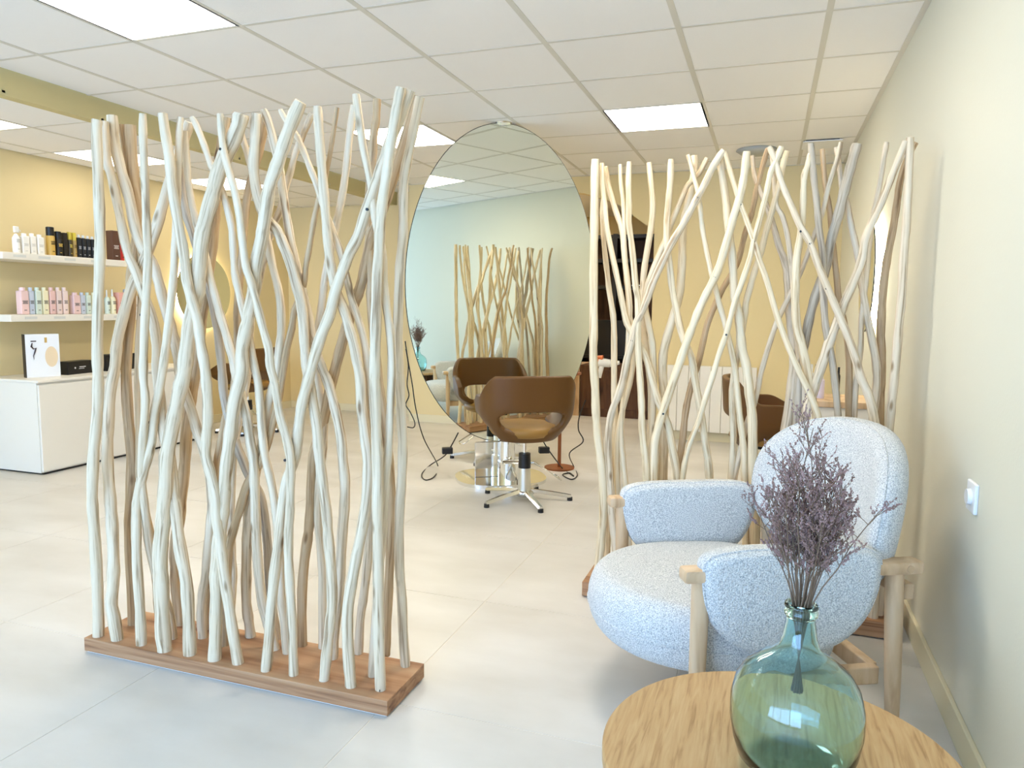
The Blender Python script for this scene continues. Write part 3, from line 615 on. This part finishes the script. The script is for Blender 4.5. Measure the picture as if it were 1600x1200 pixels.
# ------------------------------------------------------------------ armchair
AC = Vector((-.052, 2.292, 0)); ARZ = math.radians(27)
ac = thing('armchair', AC, 'rounded pale grey boucle armchair with light oak frame beside the round table', 'armchair', rz=ARZ)
def cushion(outline, axis, thick, rings=10, p=2.4, off=0, bend=None):
    """outline: list of 2d points; puffed to thickness along the 3rd axis. axis: fn(a,b,c)->Vector"""
    bm = bmesh.new(); n = len(outline)
    cx = sum(q[0] for q in outline)/n; cy = sum(q[1] for q in outline)/n
    def ring(s, d): return [bm.verts.new(axis(cx+(x-cx)*s, cy+(y-cy)*s, d)) for x, y in outline]
    R = []
    for k in range(rings+1):
        a = PI/2*k/rings; s = 1-.22*(1-math.cos(a)) if False else None
    # side profile: quarter super-ellipse over the outer 30 %, gently domed inside
    prof = []
    for k in range(9):
        a = PI/2*(k/8); prof.append((1-.16*(1-math.cos(a)) , math.sin(a)))
    prof += [(.7, 1.04), (.5, 1.08), (.25, 1.10), (.06, 1.105)]
    full = [(s, -d) for s, d in prof[::-1]] + [(s, d) for s, d in prof[1:]]
    for s, d in full: R.append(ring(s, off+d*thick/2))
    for A, B in zip(R, R[1:]):
        for i in range(n): bm.faces.new((A[i], A[(i+1) % n], B[(i+1) % n], B[i]))
    bm.faces.new(R[0][::-1]); bm.faces.new(R[-1])
    bmesh.ops.recalc_face_normals(bm, faces=bm.faces)
    me = bpy.data.meshes.new('cushion'); bm.to_mesh(me); bm.free(); return me
def sup(a, b, cx, cy, p=2.5, n=56, pb=None):
    out = []
    for i in range(n):
        t = 2*PI*i/n; c, s = math.cos(t), math.sin(t); pp = p if (pb is None or s > 0) else pb
        out.append((cx+a*math.copysign(abs(c)**(2/pp), c), cy+b*math.copysign(abs(s)**(2/pp), s)))
    return out
def piping(outline, axis, d, parent, r=.0036, th=.1):
    cx = sum(q[0] for q in outline)/len(outline); cy = sum(q[1] for q in outline)/len(outline)
    sa = min(1, abs(d)/(th/2)); k = 1-.16*(1-math.sqrt(1-sa*sa))
    P = [axis(cx+(x-cx)*k, cy+(y-cy)*k, d) for x, y in outline]; P.append(P[0])
    MB().tube(P, r, seg=6, cap=False).build('piping', BOUCLE, parent, smooth=True)
# seat: round front (local -x), squarer rear
so = []
for i in range(64):
    t = 2*PI*i/64; c, s = math.cos(t), math.sin(t); p = 2.1 if c < 0 else 4
    so.append((-.10+(.365 if c < 0 else .30)*math.copysign(abs(c)**(2/p), c), .335*math.copysign(abs(s)**(2/p), s)))
axs = lambda a, b, c: Vector((a, b, .292+c-.02*(a+.1)))
seat = link('seat_cushion', cushion(so, axs, .185), BOUCLE, ac, True); piping(so, lambda a, b, c: axs(-.1+(a+.1)*1.0, b, c), -.012, seat, th=.172)
# back: disc leaning back, slightly wrapped
bo = sup(.36, .237, 0, .612, 2.3, pb=2.6)
def axb(a, b, c): return Vector((.345+c+.16*(b-.6)-.9*a*a*(1), a, b))
back = link('back_cushion', cushion(bo, axb, .10), BOUCLE, ac, True); piping(bo, axb, -.026, back, th=.10)
# arm pads: D shape hanging over the rail
def dshape(x0, x1, zt, zb, n=60):
    out = []; cx = (x0+x1)/2; a = (x1-x0)/2; zm = zt-.06
    for i in range(n):
        t = 2*PI*i/n; c, s = math.cos(t), math.sin(t)
        if s > 0: out.append((cx+a*math.copysign(abs(c)**(.45), c), zm+.06*abs(s)**.6))
        else: out.append((cx+a*math.copysign(abs(c)**(.80), c), zm-(zm-zb)*abs(s)**.95))
    return out
do = dshape(-.28, .215, .582, .292)
for sgn in (-1, 1):
    ax = (lambda sg: (lambda a, b, c: Vector((a, sg*(.353)+c, b))))(sgn)
    o = link('arm_cushion', cushion(do, ax, .085), BOUCLE, ac, True); piping(do, ax, -.022, o, th=.085)
    MB().box((.005, sgn*.353, .514), (.655, .055, .036), bev=.010).build('arm_rail', OAK, ac, auto=40)
    MB().cyl((.29, sgn*(.353+.026), .514), (.29, sgn*(.353+.0295), .514), .010, seg=14).build('dowel_plug', OAK, ac, auto=40)
    for x, dx in ((-.27, -.0), (.265, .03)):
        MB().tube([Vector((x+dx, sgn*.345, 0)), Vector((x+dx*.6, sgn*.348, .2)), Vector((x, sgn*.352, .499))], [.0155, .021, .024], seg=20).build('leg', OAK, ac, auto=50)
    MB().box((.0, sgn*.31, .195), (.52, .03, .05), bev=.004).build('seat_rail', OAK, ac)
for x in (-.2, .255): MB().box((x, 0, .195), (.03, .60, .05), bev=.004).build('cross_rail', OAK, ac)
MB().box((.33, 0, .43), (.03, .66, .045), bev=.006).build('back_rail', OAK, ac)

# ------------------------------------------------------------------ round table, vase, flowers
TC = Vector((.052, 1.265, 0)); TZ = .42
tb = thing('round_side_table', TC, 'low round table with an oak top and dark fluted drum base', 'table')
MB().lathe([(.001, TZ-.026), (.300, TZ-.026), (.303, TZ-.022), (.303, TZ-.003), (.300, TZ), (.001, TZ)], seg=96).build('table_top', TOPW, tb, auto=30)
MB().cyl((0, 0, .0), (0, 0, TZ-.026), .205, seg=48).build('drum_core', DARKW, tb, auto=40)
fm = MB().cyl((0, 0, .012), (0, 0, TZ-.028), .0145, seg=10).mesh('flute'); fm.materials.append(DARKW)
for k in range(44):
    a = 2*PI*k/44; o = link('flute', fm, parent=tb); o.location = (.212*math.cos(a), .212*math.sin(a), 0)
VC = Vector((.072, 1.252, TZ))
vs = thing('demijohn_vase', VC, 'round-bellied sea green glass bottle vase on the oak table', 'vase')
outer = [(.001, .001), (.055, .001), (.078, .004), (.092, .018), (.100, .045), (.106, .08), (.1055, .115), (.098, .145), (.083, .168), (.062, .185), (.044, .196), (.033, .208), (.0275, .225), (.0245, .245), (.0228, .258), (.0235, .262), (.0265, .265), (.0268, .27), (.0245, .274), (.0265, .278), (.0262, .283), (.0232, .285)]
inner = [(r-.0035 if r > .01 else r, z+(.006 if i < 4 else 0)) for i, (r, z) in enumerate(outer)]
inner[3] = (.086, .022); inner = inner[:-6]+[(.0195, .262), (.0198, .284)]
MB().lathe(outer+inner[::-1], seg=72).build('glass', VASE, vs, smooth=True)
# dried statice
fb = thing('dried_flower_bunch', VC+Vector((0, 0, .18)), 'bunch of dried mauve brown flower sprigs in the green vase', 'dried flowers')
rnd = random.Random(5)
def twig(mb, p, d, L, r, lvl, buds):
    n = 5; pts = [p.copy()]; q = p.copy(); dd = d.copy()
    for i in range(n):
        dd = (dd+Vector((rnd.uniform(-1, 1), rnd.uniform(-1, 1), rnd.uniform(-.1, .5)))*.16).normalized()
        q = q+dd*(L/n); pts.append(q.copy())
    mb.tube(pts, [r*(1-.5*i/n) for i in range(n+1)], seg=4 if lvl else 5, cap=False)
    if lvl == 0:
        for i in range(11):
            f = .30+.70*i/11*rnd.uniform(.9, 1.05); f = min(f, .99); k = min(int(f*n), n-1); s = pts[k].lerp(pts[k+1], f*n-k)
            az = rnd.uniform(0, 2*PI); o = Vector((math.cos(az), math.sin(az), rnd.uniform(.7, 1.6))).normalized()
            twig(mb, s, o, L*rnd.uniform(.13, .24), r*.5, 1, buds)
    elif lvl == 1:
        for i in range(5):
            k = 1+i % (n-1)+1; s = pts[min(k, n)]
            az = rnd.uniform(0, 2*PI); o = (dd*.9+Vector((math.cos(az), math.sin(az), .4))*.8).normalized()
            twig(mb, s, o, L*rnd.uniform(.3, .55), r*.6, 2, buds)
    else:
        for i in range(2, n+1):
            for m in range(2): buds.append((pts[i]+Vector((rnd.uniform(-1, 1), rnd.uniform(-1, 1), rnd.uniform(-1, 1)))*.0018, rnd.uniform(.0008, .0016), dd))
for k in range(28):
    az = k*2.4; rr = math.sqrt((k+.5)/28)
    mb = MB(); buds = []
    base = Vector((-.010*rr*math.cos(az), -.010*rr*math.sin(az), -.05))
    tip = Vector((.088*rr*math.cos(az)-.012, .088*rr*math.sin(az)-.01, .0+.105))
    neck = Vector((.015*rr*math.cos(az), .015*rr*math.sin(az), .10))
    L_ = rnd.uniform(.19, .265) - .02*rr
    if k in (3, 9): L_ = .30
    d = (Vector((.40*rr*math.cos(az)+.02, .40*rr*math.sin(az), 1))).normalized()
    mb.tube([base, neck*.5+base*.5, neck], .0013, seg=5)
    twig(mb, neck, d, L_, .0013, 0, buds)
    sp = mb.build('sprig', DRY, fb)
    bb = MB()
    for c, r, d in buds:
        a = Vector((d.y, -d.x, .01)).normalized(); b_ = d.cross(a)
        v = [bb.bm.verts.new(c+w_) for w_ in (d*r*2.2, a*r, b_*r, -a*r, -b_*r, -d*r*1.4)]
        for i in range(4):
            bb.bm.faces.new((v[0], v[1+i], v[1+(i+1) % 4])); bb.bm.faces.new((v[5], v[1+(i+1) % 4], v[1+i]))
    o = bb.build('buds', BUD, sp); o['kind'] = 'stuff'

# wall switch
sw = thing('wall_switch', (XR, 2.228, .688), 'white square wall switch with a round knob on the right wall', 'switch')
MB().box((-.005, 0, 0), (.010, .082, .082), bev=.003).build('plate', WHITEP, sw)
MB().cyl((-.010, 0, 0), (-.020, 0, 0), .022, .020, seg=28).build('knob', WHITEP, sw, auto=40)

# ------------------------------------------------------------------ left bay: cabinet, shelves, products
cb = thing('low_cabinet', (-4.93, 3.59, 0), 'long white low cabinet under the product shelves', 'cabinet')
yE = 5.12-3.59
MB().box((-.0, yE/2, .006), (.50, yE-.03, .012)).build('plinth', BLACK, cb)
MB().box((-.005, yE/2, .325), (.505, yE, .625)).build('body', WHITE, cb)
MB().box((0, yE/2, .646), (.54, yE+.01, .018), bev=.003).build('top', WHITE, cb)
for i in range(3): MB().box((.258, (i+.5)*yE/3, .322), (.018, yE/3-.006, .60), bev=.002).build('door', WHITE, cb)
def shelf(z, y0, y1, lab):
    s = thing('wall_shelf', (-5.2, y0, z), lab, 'shelf', 'white wall shelves')
    MB().box((.165, (y1-y0)/2, -.024), (.33, y1-y0, .048), bev=.003).build('board', WHITE, s)
    tg = MB()
    for f in (.12, .3, .5, .72): tg.box((.3305, (y1-y0)*f, -.022), (.001, .09, .018))
    tg.build('price_strips', mat('paper_tag_%d' % int(z*100), lin(215, 214, 205), .6), s)
    return s
ZS1, ZS2 = 1.522, 1.098
shelf(ZS1, 3.55, 4.56, 'upper white wall shelf carrying black, gold and white bottles')
shelf(ZS2, 3.58, 4.80, 'lower white wall shelf carrying pastel bottles')
bm_cache = {}
def colmat(rgb, rough=.4, metal=0):
    k = (rgb, rough, metal)
    if k not in bm_cache: bm_cache[k] = mat('pack_%d_%d_%d' % rgb, lin(*rgb), rough, metal=metal)
    return bm_cache[k]
def bottle(u0, u1, vt, zs, shape, body, cap, lab, cat='bottle', name='product_bottle', group=None, text=None, x=-4.985):
    """stands on shelf zs; extent read from the photograph"""
    p = at((u0+u1)/2, 400 if zs == ZS1 else 492, x=x); pt_ = at((u0+u1)/2, vt, x=x)
    a = at(u0, 400, x=x).y; b = at(u1, 400, x=x).y
    w = max(.03, min(.075, (b-a)*.98)); h = pt_.z-zs
    t = thing(name, (x, (a+b)/2, zs), lab, cat, group)
    w2 = w/2*.96
    if shape == 'box':
        MB().box((0, 0, h/2), (w*.9, w*.94, h), bev=.002).build('carton', colmat(body), t)
    elif shape == 'can':
        MB().lathe([(.001, 0), (w2, 0), (w2, h*.66), (w2*.9, h*.70), (.001, h*.70)], seg=20).build('body', colmat(body, .3), t, auto=40)
        MB().lathe([(.001, h*.70), (w2*.92, h*.70), (w2*.92, h*.985), (w2*.8, h), (.001, h)], seg=20).build('cap', colmat(cap, .35), t, auto=40)
    elif shape == 'pump':
        MB().lathe([(.001, 0), (w2, 0), (w2, h*.60), (w2*.75, h*.68), (w2*.35, h*.72), (.001, h*.72)], seg=20).build('body', colmat(body), t, auto=40)
        MB().cyl((0, 0, h*.72), (0, 0, h), w2*.35, w2*.2, seg=12).build('pump', colmat(cap), t, auto=40)
    elif shape == 'trigger':
        MB().lathe([(.001, 0), (w2, 0), (w2, h*.55), (w2*.5, h*.66), (w2*.3, h*.70), (.001, h*.70)], seg=20).build('body', colmat(body), t, auto=40)
        MB().box((0, .004, h*.85), (.018, .034, h*.22), bev=.004).cyl((0, .015, h*.92), (0, .035, h*.80), .004, seg=8).build('trigger_head', colmat(cap), t)
    else:
        MB().box((0, 0, h*.44), (w*.8, w*.94, h*.88), bev=.006).build('body', colmat(body), t)
        MB().cyl((0, 0, h*.88), (0, 0, h), w2*.62, seg=16).build('cap', colmat(cap), t, auto=40)
    if text:
        q = MB(); fx = w*.45+.0008 if shape == 'box' else (w*.4+.0008 if shape not in ('can', 'pump', 'trigger') else w2+.0006)
        for zz, ww in ((.50, .62), (.455, .5), (.41, .58), (.16, .3)): q.box((fx, 0, h*zz), (.0012, w*ww, h*.026))
        q.build('printed_text', colmat(text), t)
    return t
WH = (240, 238, 230)
bottle(21, 32, 352, ZS1, 'trigger', WH, WH, 'white spray bottle with trigger head, far left on the upper shelf', text=(200, 198, 190))
for i, (a, b, v, pos) in enumerate(((33, 45, 365, 'first'), (46, 56, 365, 'second'), (57, 68, 367, 'third'))):
    bottle(a, b, v, ZS1, 'flat', WH, (250, 248, 240), 'plain white bottle on the upper shelf, %s to the right of the spray bottle' % pos, group='white bottles on the upper shelf', text=(205, 203, 196))
bottle(74, 86, 355, ZS1, 'can', (206, 168, 84), (24, 22, 22), 'tall gold can with black cap on the upper shelf', text=(30, 26, 20))
bottle(87, 97, 362, ZS1, 'can', (30, 26, 22), (24, 22, 20), 'black can beside the tall gold one on the upper shelf', text=(214, 180, 90))
bottle(98.5, 105, 364, ZS1, 'box', (40, 34, 26), (40, 34, 26), 'narrow dark carton left of the olive bottle on the upper shelf', 'carton', 'product_carton')
bottle(106, 113, 363, ZS1, 'can', (58, 48, 28), (190, 170, 60), 'dark olive bottle with yellow cap on the upper shelf', text=(200, 180, 80))
bottle(113.5, 120, 364, ZS1, 'can', (170, 142, 80), (200, 180, 60), 'gold bottle with yellow cap on the upper shelf', text=(90, 70, 30))
for i, (a, b, v, pos) in enumerate(((121, 127, 367, 'first'), (128, 134, 368, 'second'), (135, 141, 369, 'third'), (142, 148, 370, 'fourth'))):
    bottle(a, b, v, ZS1, 'flat', (32, 36, 42), (216, 220, 222), 'slim black bottle with pale cap on the upper shelf, %s from the left of four' % pos, group='slim black bottles on the upper shelf', text=(180, 184, 190))
bottle(171, 184, 361, ZS1, 'box', (92, 62, 50), (92, 62, 50), 'tall bronze brown carton near the right end of the upper shelf', 'carton', 'product_carton', text=(210, 200, 195))
bottle(185, 193, 369, ZS1, 'can', (200, 40, 32), (24, 30, 60), 'red can with dark blue cap at the right end of the upper shelf', text=(30, 30, 34))
PK, BL, GN, YL, RS, BG = (242, 208, 202), (206, 216, 232), (220, 232, 216), (246, 238, 200), (242, 202, 194), (243, 220, 210)
names = {PK: 'pale pink', BL: 'pale blue', GN: 'pale green', YL: 'pale yellow', RS: 'rose pink', BG: 'beige pink'}
for a, b, c, ex in ((24, 38, PK, 'first of the left row'), (39, 48, BL, 'second of the left row'), (49, 59, GN, 'third of the left row'), (60, 70, YL, 'fourth of the left row'), (71, 81, RS, 'fifth of the left row'), (82, 91, BG, 'sixth of the left row'), (92, 101, BG, 'last of the left row'),
                ):
    bottle(a, b, 449, ZS2, 'flat', c, tuple(min(255, q+8) for q in c), '%s bottle on the lower shelf, %s' % (names[c], ex), group='pastel bottles on the lower shelf', text=(90, 86, 84))
for a, b, c, ex in ((107, 119, PK, 'first of the short middle row'), (120, 128, BL, 'second of the short middle row'), (129, 137, GN, 'third of the short middle row'), (138, 147, YL, 'fourth of the short middle row')):
    bottle(a, b, 457, ZS2, 'flat', c, tuple(min(255, q+8) for q in c), '%s bottle on the lower shelf, %s' % (names[c], ex), group='pastel bottles on the lower shelf', text=(90, 86, 84))
bottle(160, 167.5, 453, ZS2, 'pump', GN, WH, 'pale green pump bottle on the lower shelf', text=(90, 86, 84))
bottle(168, 176.5, 452, ZS2, 'pump', YL, WH, 'pale yellow pump bottle on the lower shelf', text=(90, 86, 84))
bottle(178, 189, 457, ZS2, 'box', (240, 182, 166), PK, 'salmon pink carton on the lower shelf', 'carton', 'product_carton', text=(120, 90, 84))
bottle(190, 199, 452, ZS2, 'can', (226, 208, 184), (170, 174, 178), 'beige jar with grey cap behind the divider on the lower shelf')
bottle(206, 212.5, 462, ZS2, 'flat', WH, WH, 'white bottle second from the right end of the lower shelf', text=(90, 86, 84))
bottle(213.5, 220, 460, ZS2, 'flat', WH, YL, 'white bottle at the right end of the lower shelf', text=(90, 86, 84))
# boxes standing on the cabinet
zt_ = .655
def on_cab(u0, u1, vt, x, lab, name, dep):
    a = at(u0, 590, x=x); b = at(u1, 590, x=x); h = at((u0+u1)/2, vt, x=x).z-zt_
    t = thing(name, (x, (a.y+b.y)/2, zt_), lab, 'box', 'boxes on the white cabinet'); return t, (b.y-a.y), h
t, w_, h_ = on_cab(47, 91, 522, -4.86, 'upright white box with black spine, ink figure and peach oval, on the white cabinet', 'gift_box', .05)
t.rotation_euler = (0, 0, -.35)
MB().box((-.03, 0, h_/2), (.056, w_, h_), bev=.001).build('carton', WHITEP, t)
MB().box((-.03, -w_/2-.001, h_/2), (.056, .002, h_)).build('spine', BLACK, t)
mb = MB(); mb.prism([(.0, .25*w_+.19*w_*math.cos(a*PI/16), h_*.47+.24*h_*math.sin(a*PI/16)) for a in range(32)], (-.004, 0, 0))
mb.bm.transform(Matrix.Translation((-.0005, 0, 0))); mb.build('peach_oval', colmat((232, 208, 170)), t)
MB().box((-.001, .1*w_, h_*.86), (.003, .07*w_, h_*.12)).build('gold_label', colmat((196, 160, 90)), t)
MB().box((-.001, -.26*w_, h_*.84), (.003, .16*w_, h_*.025)).tube([Vector((-.0, -.30*w_, h_*.80)), Vector((0, -.33*w_, h_*.72)), Vector((0, -.27*w_, h_*.66)), Vector((0, -.2*w_, h_*.68)), Vector((0, -.23*w_, h_*.6)), Vector((0, -.28*w_, h_*.5)), Vector((0, -.27*w_, h_*.42))], [.003, .006, .005, .006, .005, .003, .001], seg=6).build('ink_drawing', colmat((60, 40, 36)), t)
t, w_, h_ = on_cab(103, 146, 564, -4.86, 'black box with small white print lying on the white cabinet', 'black_box', .1)
t.rotation_euler = (0, 0, .12)
MB().box((-.04, 0, h_/2), (.10, w_, h_), bev=.0015).build('carton', BLACK, t)
MB().box((.0105, .02, h_*.55), (.001, .06, .006)).box((.0105, .01, h_*.42), (.001, .05, .004)).cyl((.0102, -.05, h_*.5), (.011, -.05, h_*.5), .007, seg=14).build('print', WHITEP, t)
t, w_, h_ = on_cab(166, 213, 553, -4.86, 'second black box with a pale corner mark, behind the divider poles on the cabinet', 'black_box', .1)
MB().box((-.04, 0, h_/2), (.10, w_, h_), bev=.0015).build('carton', BLACK, t)
MB().box((.0105, -.02, h_*.5), (.001, .03, h_*.35)).tube([Vector((.0105, .06, h_*.7)), Vector((.0105, .09, h_*.3))], .002, seg=5).build('print', SATIN, t)

# round backlit mirror on the left wall
def round_mirror(loc, nx, R, lab, Rz=None):
    t = thing('round_mirror', loc, lab, 'mirror', 'round backlit wall mirrors')
    MB().cyl((0, 0, 0), (nx*.04, 0, 0), R*.93, seg=48).build('light_ring', GLOW, t)
    MB().cyl((nx*.046, 0, 0), (nx*.051, 0, 0), R+.002, seg=72).build('rim', BLACK, t)
    MB().cyl((nx*.0515, 0, 0), (nx*.055, 0, 0), R, seg=72).build('glass', MIRROR_Y, t, auto=40)
round_mirror((XL, 5.72, 1.30), 1, .35, 'round backlit mirror on the left wall, seen through the near divider')
round_mirror((XR, 4.42, 1.37), -1, .30, 'round backlit mirror on the right wall, seen edge-on through the far divider')

# console with products, right wall
cs = thing('wall_console', (.37, 4.03, 0), 'white console with a wooden top against the right wall behind the far divider', 'console')
MB().box((0, 0, .725), (.33, .36, .03), bev=.003).build('top', OAK, cs)
MB().box((-.02, 0, .38), (.27, .33, .655)).build('body', WHITE, cs)
MB().box((.12, -.167, .38), (.012, .008, .655)).box((-.02, 0, .026), (.25, .30, .05)).build('edge', BLACK, cs)
def small(loc, shape, col_, cap, r, h, lab):
    t = thing('care_bottle', loc, lab, 'bottle', 'bottles on the console')
    MB().lathe([(.001, 0), (r, 0), (r, h*.7), (r*.5, h*.78), (.001, h*.78)], seg=18).build('body', colmat(col_), t, auto=40)
    if shape == 'pump': MB().cyl((0, 0, h*.78), (0, 0, h*.95), r*.2, seg=8).box((-.01, 0, h*.97), (.035, .014, .012)).build('pump', colmat(cap), t)
    else: MB().cyl((0, 0, h*.78), (0, 0, h), r*.6, seg=14).build('cap', colmat(cap), t, auto=40)
for u, yy, sh, c1, c2, r, h, lb in ((1266, 3.98, 'cap', (236, 232, 222), (244, 240, 232), .022, .17, 'squat white bottle on the console, left'), (1277, 4.12, 'cap', (30, 28, 28), (20, 20, 20), .015, .16, 'small black bottle on the console'),
                       (1284, 3.98, 'cap', (226, 214, 226), (240, 236, 230), .018, .13, 'pale lilac bottle on the console'), (1311, 4.12, 'cap', (40, 34, 26), (20, 20, 20), .009, .15, 'slender dark bottle on the console, right')):
    q = at(u, 575, y=yy); small((q.x, yy, .74), sh, c1, c2, r, h, lb)

# radiator on the back wall
rd = thing('radiator', (-.84, YB-.05, .085), 'white panel radiator low on the back wall behind the far divider', 'radiator')
for i in range(8): MB().box((.048+i*.096, 0, .30), (.093, .05, .59), bev=.004).build('panel', WHITE, rd)
MB().box((.384, .022, .30), (.75, .05, .5)).build('back_box', WHITE, rd)
# ceiling fittings
q = at(1182, 240, z=ZC-.03)
vd = thing('ceiling_diffuser', (q.x, q.y, ZC), 'round grey air diffuser on the ceiling above the far divider', 'vent')
MB().lathe([(.001, 0), (.145, -.0), (.15, -.006), (.12, -.03), (.001, -.034)], seg=44).build('disc', colmat((176, 176, 168)), vd, smooth=True)
q = at(1293, 227, z=ZC-.02)
vd = thing('ceiling_grille', (q.x-.04, q.y, ZC), 'flat square ceiling grille near the right wall above the far divider', 'vent')
MB().box((0, 0, -.012), (.26, .26, .006)).build('plate', WHITEP, vd); MB().box((0, 0, -.004), (.22, .22, .010)).build('gap', BLACK, vd)

# ------------------------------------------------------------------ wash room furniture
tc_ = thing('dark_shelf_unit', (-1.58, 8.5, 0), 'tall black shelf unit in the wash room beyond the opening', 'shelf unit')
W_, H_ = 1.05, 2.02
MB().box((0, .17, H_/2), (W_, .02, H_)).build('back_panel', DARKW, tc_)
for x in (-W_/2, -.1, W_/2-.0): MB().box((x, 0, H_/2), (.05, .36, H_)).build('upright', BLACK, tc_)
for z in (.03, .62, 1.02, 1.42, 1.72, H_-.03): MB().box((0, 0, z), (W_, .35, .04)).build('shelf', BLACK, tc_)
MB().box((0, -.15, .83), (W_-.05, .02, .38)).build('door', BLACK, tc_)
MB().box((.25, -.175, 1.44), (.3, .004, .012)).box((-.4, -.175, 1.44), (.14, .004, .012)).box((-.38, -.175, 1.86), (.08, .004, .03)).build('label_strip', WHITEP, tc_)
ct = thing('wooden_counter', (-1.72, 8.0, 0), 'low wooden counter with dark drawers in the wash room', 'counter')
MB().box((-.33, 0, .28), (.25, .5, .56)).build('lit_side_panel', OAK, ct)  # light falling on this end is put into its lighter oak colour
MB().box((.18, 0, .28), (.75, .48, .56)).build('body', DARKW, ct)
for i in range(2): MB().box((.0+i*.37, -.245, .30), (.34, .012, .42), bev=.002).build('drawer', DARKW, ct)
# white hair dryer hanging at the opening
hd = thing('hair_dryer', at(944, 566, y=6.9), 'white hair dryer with orange rear cap, beyond the wall opening', 'hair dryer')
MB().cyl((-.05, 0, .0), (.06, 0, -.01), .045, .038, seg=22).cyl((.06, 0, -.01), (.15, 0, .0), .034, .018, seg=20).build('barrel', WHITEP, hd, auto=40)
MB().cyl((-.065, 0, .03), (-.01, 0, .035), .032, seg=18).build('rear_cap', colmat((214, 110, 50)), hd, auto=40)
MB().cyl((-.02, 0, -.02), (-.045, 0, -.15), .026, .020, seg=16).build('handle', WHITEP, hd, auto=40)
MB().tube([Vector((-.045, 0, -.14)), Vector((-.05, .03, -.3)), Vector((-.06, .06, -.45))], .006, seg=6).build('cord', BLACK, hd, smooth=True)
